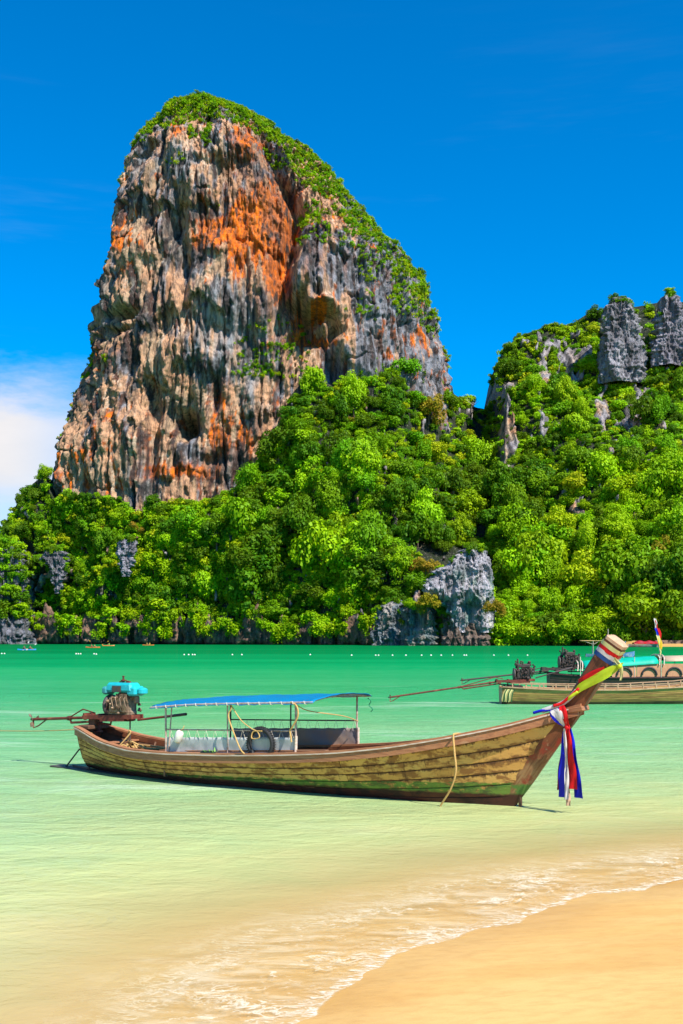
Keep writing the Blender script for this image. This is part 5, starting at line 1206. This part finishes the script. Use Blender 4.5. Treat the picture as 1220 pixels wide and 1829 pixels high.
# ------------------------------------------------------------------ moored boats at the right
def hull_fn(L, B, h_st, h_mid, h_bow, rake):
    """x from 0 at the stern to L at the stem foot; returns sheer, bottom and half-breadth"""
    def sh(x): u = x/L; return float(np.interp(u, [0, .08, .25, .5, .75, 1, 1.15], [h_st, h_st*.93, h_mid, h_mid, h_mid+.15*(h_bow-h_mid), h_mid+.6*(h_bow-h_mid), h_bow]))
    def hb(x, z):
        s = max(1e-3, min(1, (z+.25)/(sh(x)+.25))); D = max(0, L+rake*z-x); return B*(1-(1-min(1, D/(.42*L)))**2)*(1-.55*max(0, (.25*L-x)/(.25*L))**2)*s**.28
    return sh, hb
def moored_boat(name, loc, rz, L, B, dims, label, hull_m, rail_m, strakes=5, balusters=True, eng=None):
    root = empty(name, loc, rz); tag(root, label, 'boat'); sh, hb = hull_fn(L, B, *dims); rake = dims[3]
    for sg in (-1, 1):
        for k in range(strakes):
            b = MB(); G = []
            for dz in (0, .1, .9, 1):
                row = []
                for i in range(41):
                    x = L*1.0*i/40
                    for _ in range(6):
                        z = -.25+(sh(x)+.25)*(k+.015+.97*dz)/strakes; x = (L+rake*z-.02)*i/40
                    row.append((x, sg*(hb(x, z)+(.012 if dz in (.1, .9) else 0)), z))
                G.append(row)
            if sg > 0: G = G[::-1]
            b.grid(G, thick=(0, -sg*.05, 0)).build('plank', hull_m if k > 1 else BOOT, root)
        b = MB(); pts = [(x, sg*(hb(x, sh(x))+.01), sh(x)+.02) for x in np.linspace(0, L*1.04, 40)]
        for p, q in zip(pts[:-1], pts[1:]): b.beam(p, q, .09, .045)
        b.build('gunwale', rail_m, root)
        if balusters:
            b = MB(); pts2 = [(x, sg*(hb(x, sh(x))-.02), sh(x)+.20) for x in np.linspace(.4, L*.9, 34)]
            for p, q in zip(pts2[:-1], pts2[1:]): b.beam(p, q, .06, .04)
            b.build('upper_rail', rail_m, root)
            for i in range(0, 34, 2):
                x, y, z = pts2[i]; MB().box((x, y, z-.10), (.05, .05, .20)).build('rail_post', rail_m, root)
    b = MB(); G = []
    for i in range(31):
        x = L*.98*i/30; G.append([(x, y*(hb(x, .12)-.06 if abs(y) == 1 else hb(x, .12)*.5), z) for y, z in ((-1, .14), (-.5, .10), (.5, .10), (1, .14))])
    b.grid(G, thick=(0, 0, -.03)).build('floor_board', INNER, root)
    b = MB(); G = []
    for s in (.02, .5, .98):
        z = -.25+(sh(0)+.25)*s; y = hb(0, z); G.append([(-.02, -y, z), (-.02, y, z)])
    b.grid(G, thick=(.05, 0, 0)).build('transom_board', rail_m, root)
    for x in np.arange(1.2, L*.9, 1.35): MB().box((x, 0, sh(x)-.06), (.2, 2*hb(x, sh(x)-.06)-.1, .04)).build('thwart', rail_m, root)
    fr = spline([(L-.05, 0, -.3), (L+rake*.5, 0, .5), (L+rake*sh(L), 0, sh(L)), (L+rake*1.9, 0, 2.0), (L+rake*2.5, 0, 2.7)], 4)
    b = MB()
    for p, q in zip(fr[:-1], fr[1:]): b.beam(p-Vector((.14, 0, 0)), q-Vector((.14, 0, 0))+(q-p)*.05, .13, .28, bev=.02)
    b.build('stem_post', MAHOG, root)
    return root, sh, hb
OLIVE = M('olive_hull_planks', (0.48, 0.27, 0.075), (0.24, 0.11, 0.04), 2.0, 0.75, 0.5, 0.01, (.6, 2, 5), c3=(0.20, 0.09, 0.035))
BOOT = M('dark_boot_paint', (.10, .05, .02), (.05, .022, .012), 3, .6)
DHULL = M('dark_hull_planks', (0.028, 0.022, 0.018), (0.05, 0.035, 0.02), 3, .6)
BEIG = M('bleached_rail', (.46, .30, .17), (.32, .18, .09), 5, .7)
# second boat: low open hull with double rails, engine out over the stern
Y2 = 48.0; s2 = Vector(PX(905, 1140, Y2)); R2 = math.radians(2.0)
b2, sh2, hb2 = moored_boat('longtail_boat', (s2.x-.25, Y2, 0), R2, 10.5, .95, (.72, .60, 1.5, .7), 'olive and brown open long-tail boat with pale double rails moored behind the prow', OLIVE, BEIG)
o = engine(b2, .95, .98, False, (BLACKM, RUSTY), ((.0, .96), (-4.75, .28)), ((1.5, 1.1), (3.1, 1.55)), 8, 1.15)
b = MB(); b.beam((.3, 0, .72), (.9, 0, .72), .5, .12); b.build('engine_block_timber', BLACKM, b2)
fr_ = empty('rag_bundle', (s2.x-.02, Y2-.62, .12)); tag(fr_, 'frayed yellow and green rags hanging over the stern of the olive open boat', 'rags')
for i in range(8):
    x = -.20+.055*i; p = [Vector((x+.1, .05, .52)), Vector((x, 0, .36)), Vector((x-.06+.02*(i % 3), -.02, .12)), Vector((x-.05, 0, .0-.02*(i % 2)))]
    strip([(q, Vector((.055, .02, 0))) for q in p], 0, 'rag', [cloth('straw_rag', (.45, .40, .16)), cloth('green_rag', (.05, .12, .04)), YEL][i % 3], fr_)
bag = MB()
for i in range(9): bag.lathe(Vector((s2.x+3.0+.13*i, Y2-.2+.1*(i % 3), .52+.04*(i % 2))), (0.2*(i % 3), 0, 1), [(-.06, .03), (-.03, .08), (.04, .08), (.07, .03)], 8)
o = bag.build('life_vest_heap', M('red_vest', (.42, .03, .012), (.55, .22, .02), 9, .8), smooth=True); tag(o, 'heap of red and orange life vests inside the olive open boat', 'life vests')

# third boat behind it: dark stern, panelled bench with half-round tyres, turquoise awning
Y3 = 55.5; s3 = Vector(PX(980, 1140, Y3))
b3, sh3, hb3 = moored_boat('longtail_boat', (s3.x, Y3, 0), math.radians(1.0), 12.0, 1.0, (1.05, .86, 1.7, .7), 'dark hulled long-tail boat with turquoise awning moored farther out behind the olive one', DHULL, M('dark_plum_rail', (.07, .03, .03), (.10, .05, .04), 5, .6), balusters=False)
engine(b3, .95, 1.30, False, (BLACKM, BLACKM), ((.0, 1.2), (-4.3, .72)), ((1.5, 1.3), (4.2, 1.36)), 12, 1.3)
xx0 = 2.6; PANEL = M('orange_bench_panel', (.56, .27, .14), (.42, .19, .10), 3, .7, c3=(.40, .28, .18))
for i in range(8):
    x0 = xx0+.3+i*1.22
    if x0 > 10: break
    b = MB(); b.box((x0+.6, -.96, 1.22+.04*i*.3), (1.19, .04, .62+.0*i)); b.build('bench_panel', PANEL, b3)
    b = MB(); n_ = 14; vs = []
    pts = [(x0+.6+.36*math.cos(math.pi*k/n_), -1.02, 1.0+.36*math.sin(math.pi*k/n_)) for k in range(n_+1)]; b.tube(pts, .05, 8); b.build('tyre_arch', RUBBER, b3)
for i, x in enumerate([1.35, 2.6, 4.0, 5.3, 6.6, 7.9, 9.2]):
    for y in (-1.0, 1.0): MB().tube([(x, y, sh3(x)), (x, y*.98, 1.90)], .018, 6).build('post', WHITEL, b3)
def awn(x0, x1, z0, z1, mat, parent, arch=.30, hw_=1.05):
    b = MB(); G = []
    for k in range(11):
        a_ = math.pi*k/10; G.append([(x, -hw_*math.cos(a_), z0+(z1-z0)*(x-x0)/(x1-x0)+arch*math.sin(a_)**.7) for x in np.linspace(x0, x1, 12)])
    b.grid(G, thick=(0, 0, .01)).build('awning', mat, parent, smooth=True)
TQ = cloth('turquoise_tarpaulin', (.003, .55, .38)); BT = cloth('beige_tarpaulin', (.70, .52, .36))
awn(1.55, 5.15, 1.30, 1.56, TQ, b3, .36); awn(5.5, 11.2, 1.66, 1.80, BT, b3, .25)
for x in (1.2, 1.42, 5.2, 5.42): 
    MB().tube([(x+.12*math.sin(math.pi*k/10), -1.05*math.cos(math.pi*k/10), (1.2 if x < 3 else 1.5)+.5*math.sin(math.pi*k/10)**.7) for k in range(11)], .03, 6).build('awning_hoop', WHITEL, b3)
b = MB(); b.box((1.5, 0, 1.15), (1.1, .06, .06)); b.tube([(1.15, -.6, 1.35), (2.8, -.8, 1.33)], .02, 6); b.build('crossbar', DARKST, b3)
fl = empty('ribbon_staff', PX(1178, 1172, Y3-.4)); tag(fl, 'leaning staff wound with red, white, blue and yellow cloth on the beige awning', 'flag')
fx = lambda px, py: Vector(PX(px, py, Y3-.4))-Vector(PX(1178, 1172, Y3-.4))
MB().tube([fx(1180, 1176), fx(1168.5, 1104)], .022, 6).build('staff', WHITEL, fl)
for (a_, b_, wd, mt) in [((1169, 1105), (1171, 1122), .12, WHITE), ((1170, 1108), (1173, 1124), .06, RED), ((1171, 1122), (1175, 1136), .15, BLUE), ((1175, 1122), (1179, 1140), .12, RED), ((1174, 1134), (1177, 1152), .16, YEL), ((1176, 1140), (1180, 1160), .18, cloth('golden_cloth', (.75, .50, .02))), ((1178, 1158), (1179, 1170), .07, YEL)]:
    p, q = fx(*a_), fx(*b_); p.y -= .05; q.y -= .05; strip([(p, Vector((wd, 0, 0))), (p.lerp(q, .5)+Vector((.04, 0, 0)), Vector((wd*1.15, .03, 0))), (q, Vector((wd*.6, 0, 0)))], 0, 'cloth', mt, fl, fold=.02)

# boat with a yellow awning far out, mostly behind the prow
Y4 = 168.0; s4 = Vector(PX(1046, 1140, Y4))
b4 = empty('awning_boat', (s4.x, Y4, 0), math.radians(-6)); tag(b4, 'small far boat with flat pale yellow awning and mast, left of the prow tip', 'boat')
sh4, hb4 = hull_fn(7.0, .8, .5, .45, 1.1, .6)
for sg in (-1, 1):
    b = MB(); G = [[(x, sg*hb4(x, -.2+(sh4(x)+.2)*s), -.2+(sh4(x)+.2)*s) for x in np.linspace(0, 7.2, 16)] for s in (0.02, .3, .6, 1)]
    b.grid(G if sg < 0 else G[::-1], thick=(0, -sg*.05, 0)).build('plank', DHULL if sg > 0 else M('blue_white_hull', (.10, .25, .5), (.5, .5, .5), 2), b4)
b = MB(); b.box((2.1, 0, 2.42), (5.6, 1.5, .08), bev=.03); b.box((.2, 0, 2.46), (2.2, 1.3, .05)); b.build('awning', cloth('yellow_awning_cloth', (.72, .48, .20)), b4)
for x, y in ((1.05, -.7), (1.05, .7), (3.8, -.7), (3.8, .7)): MB().tube([(x, y*.6, .3), (x, y, 2.4)], .05, 6).build('post', WHITEL, b4)
b = MB(); b.tube([(1.0, -.7, 1.9), (-.4, -.6, 2.4)], .03, 5); b.tube([(1.1, -.7, 1.9), (2.0, -.6, 2.4)], .03, 5); b.build('brace', WHITEL, b4)
MB().tube([(3.35, 0, 2.4), (3.3, 0, 4.2)], .05, 6).build('mast', WHITEL, b4)

# far beach at the right: dark sand strip, sea wall, red covered boat, a person
b = MB(); x0, x1 = PX(1112, 0, 378)[0], PX(1420, 0, 378)[0]; G = []
for j, (y, z) in enumerate(((368, -.6), (373, .15), (380, .7), (396, 2.0))): G.append([(x0+(x1-x0)*i/20+(1.0*math.sin(i*2.1)), y+.8*math.sin(i*1.3+j), z*min(1, (i+.3)/3)) for i in range(21)])
o = b.grid(G).build('far_beach', SAND, smooth=True); tag(o, kind='structure')
wl = empty('sea_wall', (PX(1175, 0, 383)[0], 383, 0)); tag(wl, 'low brown sea wall on the far beach under the spreading trees', 'wall')
for i in range(14): MB().box((i*2.2+.1, 0, .95+.03*(i % 3)), (2.1, .5, 2.3), bev=.06).build('wall_panel', M('stained_concrete', (.20, .13, .09), (.12, .08, .06), .8, .9, .5, .1), wl)
b5 = empty('covered_boat', (PX(1122, 0, 352)[0], 352, 0), math.radians(3)); tag(b5, 'grey boat under a dark red cover drawn up at the far beach', 'boat')
sh5, hb5 = hull_fn(9.5, 1.2, 1.0, .9, 1.7, .8)
for sg in (-1, 1):
    for k in range(2):
        b = MB(); G = [[(x, sg*hb5(x, -.2+(sh5(x)+.2)*s), -.2+(sh5(x)+.2)*s) for x in np.linspace(0, 9.7, 16)] for s in (k*.5+.01, k*.5+.25, k*.5+.5)]
        b.grid(G if sg < 0 else G[::-1], thick=(0, -sg*.06, 0)).build('plank', M('grey_red_hull', (.35, .33, .30), (.42, .10, .06), .8), b5)
b = MB(); G = []
for k in range(9):
    a_ = math.pi*k/8; G.append([(x, -1.25*math.cos(a_), 1.0+(.95+.18*math.sin(x*2.1))*math.sin(a_)*(1 if 2.2 < x < 9 else .5)) for x in np.linspace(1.6, 9.6, 22)])
b.grid(G, thick=(0, 0, .03)).build('cover', cloth('dark_red_cover', (.42, .015, .03)), b5, smooth=False)
b = MB()
for x in (3.0, 5, 7, 8.6): b.box((x, -1.0, 1.25), (.9, .5, .5), bev=.1)
b.build('cushion', RED, b5)

# people, kayaks
SKIN = M('skin', (.36, .19, .11), (.32, .16, .09), 9, .6)
def skin_figure(name, joints, edges, mat, parent=None, loc=None, rz=0):
    me = bpy.data.meshes.new(name+'_base'); me.from_pydata([j[:3] for j in joints], edges, []); o = bpy.data.objects.new(name+'_base', me); C.objects.link(o)
    md = o.modifiers.new('s', 'SKIN'); 
    if not me.skin_vertices: 
        bpy.context.view_layer.objects.active = o
    if not me.skin_vertices:
        pass
    for i, j in enumerate(joints):
        try: me.skin_vertices[0].data[i].radius = (j[3], j[3])
        except Exception: pass
    try: me.skin_vertices[0].data[0].use_root = True
    except Exception: pass
    md2 = o.modifiers.new('u', 'SUBSURF'); md2.levels = 1
    dg = bpy.context.evaluated_depsgraph_get(); ev = o.evaluated_get(dg); m2 = bpy.data.meshes.new_from_object(ev)
    bpy.data.objects.remove(o); m2.materials.clear(); m2.materials.append(mat)
    q = bpy.data.objects.new(name, m2); C.objects.link(q)
    if parent: q.parent = parent
    return q
def figure(pose, shirt, label, loc, rz, scale=1.0, hat=None):
    """a person: one continuous body, clothing and hair over it"""
    if pose == 'sit':
        J = [(0, 0, .10, .15), (0, 0, .35, .14), (0, 0, .55, .15), (0, 0, .68, .06), (.02, 0, .82, .10), (.01, 0, .92, .085),
             (.18, .12, .12, .09), (.48, .13, .22, .065), (.80, .12, .05, .05), (.18, -.12, .12, .09), (.48, -.13, .22, .065), (.80, -.12, .05, .05),
             (.0, .20, .58, .06), (.16, .27, .38, .045), (.36, .20, .42, .035), (.0, -.20, .58, .06), (.18, -.27, .42, .045), (.38, -.18, .55, .035)]
        hh = (.0, 0, .88)
    else:
        J = [(0, 0, .95, .14), (0, 0, 1.15, .125), (0, 0, 1.38, .15), (0, 0, 1.50, .06), (.02, 0, 1.62, .095), (.01, 0, 1.70, .085),
             (0, .10, .88, .095), (.03, .12, .48, .065), (0, .13, .06, .05), (0, -.10, .88, .095), (-.05, -.12, .48, .065), (-.02, -.13, .06, .05),
             (0, .20, 1.40, .06), (.03, .26, 1.14, .045), (.10, .24, .90, .035), (0, -.20, 1.40, .06), (.05, -.25, 1.15, .045), (.2, -.2, 1.0, .035)]
        hh = (0, 0, 1.67)
    E_ = [(0, 1), (1, 2), (2, 3), (3, 4), (4, 5), (0, 6), (6, 7), (7, 8), (0, 9), (9, 10), (10, 11), (2, 12), (12, 13), (13, 14), (2, 15), (15, 16), (16, 17)]
    r = empty('person', loc, rz); r.scale = (scale,)*3; tag(r, label, 'person')
    skin_figure('body', J, E_, SKIN, r)
    b = MB(); z0, z1 = J[0][2], J[2][2]
    b.lathe((0, 0, z0), (0, 0, 1), [(0, .17), (.1, .165), ((z1-z0)*.8, .18), (z1-z0+.04, .15), (z1-z0+.10, .07)], 12)
    for sy in (1, -1): b.tube([(0, sy*.12, z1+.02), (.02, sy*.22, z1-.02), (.06, sy*.25, z1-.12)], [.08, .075, .065], 8)
    b.build('shirt', shirt, r, smooth=True)
    b = MB(); c = Vector(hh); b.lathe(c+Vector((-.01, 0, -.02)), (-.15, 0, 1), [(0, .105), (.05, .112), (.09, .09), (.12, .04)], 10); b.build('hat' if hat else 'hair', hat or M('black_hair', (.02, .015, .012)), r, smooth=True)
    return r
def kayak(loc, rz, L, m, label):
    r = empty('kayak', loc, rz); tag(r, label, 'kayak'); b = MB(); G = []
    for i in range(21):
        u = i/20; x = (u-.5)*L; w_ = .38*math.sin(math.pi*min(max(u, .02), .98))**.6; sh = .16+.16*abs(2*u-1)**2.5; G.append([(x, w_*math.sin(a_), (sh if abs(a_) < 0 else 0)+(.0 if k in (0, 8) else 0)+[sh+.05, sh, .05, -.08, -.12, -.08, .05, sh, sh+.05][k]) for k, a_ in enumerate(np.linspace(-math.pi*.12, -math.pi*1.88, 9))])
    b.grid(G, closed_u=True); b.build('hull', m, r, smooth=True)
    for x in (-.75, .65):
        MB().lathe((x, 0, .18), (0, 0, 1), [(0, .30), (.06, .32), (.07, .24)], 14).build('cockpit_rim', m, r); MB().box((x-.28, 0, .36), (.06, .4, .3), bev=.02).build('seat_back', DARKST, r)
    return r
def paddle(loc, d, mblade, label):
    r = empty('paddle', loc); tag(r, label, 'paddle', 'paddles of the kayakers'); d = Vector(d).normalized()
    MB().tube([-d*1.05, d*1.05], .03, 6).build('shaft', DARKST, r)
    for s in (-1, 1): MB().beam(d*s*.95, d*s*1.38, .22, .03, up=(0.1, 1, 0)).build('blade', mblade, r)
KB = M('blue_kayak_plastic', (.01, .20, .50), (.02, .25, .55), 3, .4, spec=.5); KO = M('orange_kayak_plastic', (.60, .16, .02), (.5, .1, .02), 3, .4); KY = M('yellow_kayak_plastic', (.62, .40, .02), (.6, .3, .02), 3, .4)
YV, OV, DV, GV = M('yellow_vest', (.62, .50, .03), (.5, .4, .03), 8), M('orange_vest', (.65, .18, .02), (.5, .12, .02), 8), M('dark_vest', (.05, .03, .05), (.08, .05, .05), 8), M('lime_vest', (.25, .50, .06), (.2, .4, .05), 8)
WB = M('white_blade', (.75, .72, .65), (.6, .6, .6), 5); YB = M('orange_blade', (.7, .35, .03), (.6, .3, .03), 5)
def at(px, Y, z=0): return (PX(px, 0, Y)[0], Y, z)
kayak(at(48, 262), math.radians(4), 4.3, KB, 'blue double kayak with two paddlers off the left cliff')
figure('sit', DV, 'paddler in a dark vest at the stern of the blue kayak', at(43, 262, .15), 0); figure('sit', M('pink_vest', (.45, .12, .10), (.3, .08, .08), 8), 'paddler in a reddish vest at the bow of the blue kayak', at(54, 262, .15), 0)
paddle(at(46, 261.6, .9), (.6, 0, .9), WB, 'white bladed paddle held high by the stern paddler of the blue kayak'); paddle(at(56, 261.6, .8), (.8, 0, .5), WB, 'white bladed paddle of the bow paddler of the blue kayak')
kayak(at(166, 330), math.radians(-14), 4.6, KO, 'orange kayak nearest of the three orange ones by the cliff'); figure('sit', OV, 'paddler in orange at the left end of the nearest orange kayak', at(163.5, 330, .15), math.radians(-14)); figure('sit', GV, 'paddler in a lime vest at the right end of the nearest orange kayak', at(169, 330, .15), math.radians(-14))
paddle(at(164, 329.5, 1.0), (-.5, 0, .9), YB, 'orange bladed paddle raised over the nearest orange kayak')
kayak(at(194, 410), math.radians(10), 4.4, KO, 'middle orange kayak close under the undercut cliff'); figure('sit', GV, 'paddler in a lime vest in the middle orange kayak', at(195, 410, .15), math.pi, 1.15)
paddle(at(188, 409.5, 1.1), (.9, 0, .5), YB, 'orange bladed paddle of the middle kayak under the cliff')
kayak(at(265, 440), math.radians(-5), 4.6, KO, 'farthest orange kayak with yellow vested paddlers'); figure('sit', YV, 'paddler in a yellow vest at the left end of the farthest kayak', at(262.5, 440, .15), 0, 1.15); figure('sit', YV, 'paddler in a yellow vest at the right end of the farthest kayak', at(267.5, 440, .15), math.pi, 1.15)
figure('stand', M('turquoise_shirt', (.02, .35, .50), (.02, .3, .4), 8), 'standing person in a turquoise shirt left of the red covered boat', at(1117, 350, .1), math.radians(200), 1.15)

# white floats of the swimming line
FLM = M('white_float', (.80, .78, .72), (.65, .62, .58), 6, .5)
def float_mesh():
    b = MB(); b.lathe((0, 0, -.12), (0, 0, 1), [(0, .05), (.04, .17), (.12, .22), (.24, .22), (.32, .17), (.36, .06), (.40, .05)], 12); torus(b, (0, 0, .32), .06, .02, 10, 5); m_ = bpy.data.meshes.new('float'); m_.from_pydata([tuple(v) for v in b.v], [], b.f); m_.materials.append(FLM)
    m_.polygons.foreach_set('use_smooth', [True]*len(m_.polygons)); return m_
fm_ = float_mesh()
FX = [(3, 1168), (8, 1168), (136, 1168.5), (140, 1168.5), (144, 1168.5), (168, 1168.5), (172, 1169), (329, 1170), (337, 1170), (344, 1170), (348, 1170), (415, 1170), (432, 1170), (554, 1170), (628, 1171), (671, 1171), (676, 1171), (701, 1171), (725, 1171), (753, 1171), (770, 1171), (788, 1171), (808, 1171), (829, 1171), (833, 1171), (882, 1171), (908, 1171), (942, 1171)]
nm_ = ['leftmost white float at the frame edge', 'second white float at the left frame edge', 'left float of the white cluster between the kayaks', 'middle float of the white cluster between the kayaks', 'right float of the white cluster between the kayaks', 'white float under the nearest orange kayak', 'white float right beside the one under the orange kayak']
for i, (px, py) in enumerate(FX):
    Yf = F*H/(py-1140); o = bpy.data.objects.new('float_buoy', fm_); C.objects.link(o); o.location = (PX(px, 0, Yf)[0], Yf, 0); o.rotation_euler = (rr.uniform(-.2, .2), rr.uniform(-.2, .2), rr.uniform(0, 6)); o.scale = (.62, .62, .6)
    lab = nm_[i] if i < 7 else ('white float in the sparse run off the undercut cliff' if px < 560 else ('white float in the even row off the grey boulder outcrop' if px < 860 else 'white float in the row just left of the moored engines'))
    tag(o, lab, 'buoy', 'white floats of the swimming line')
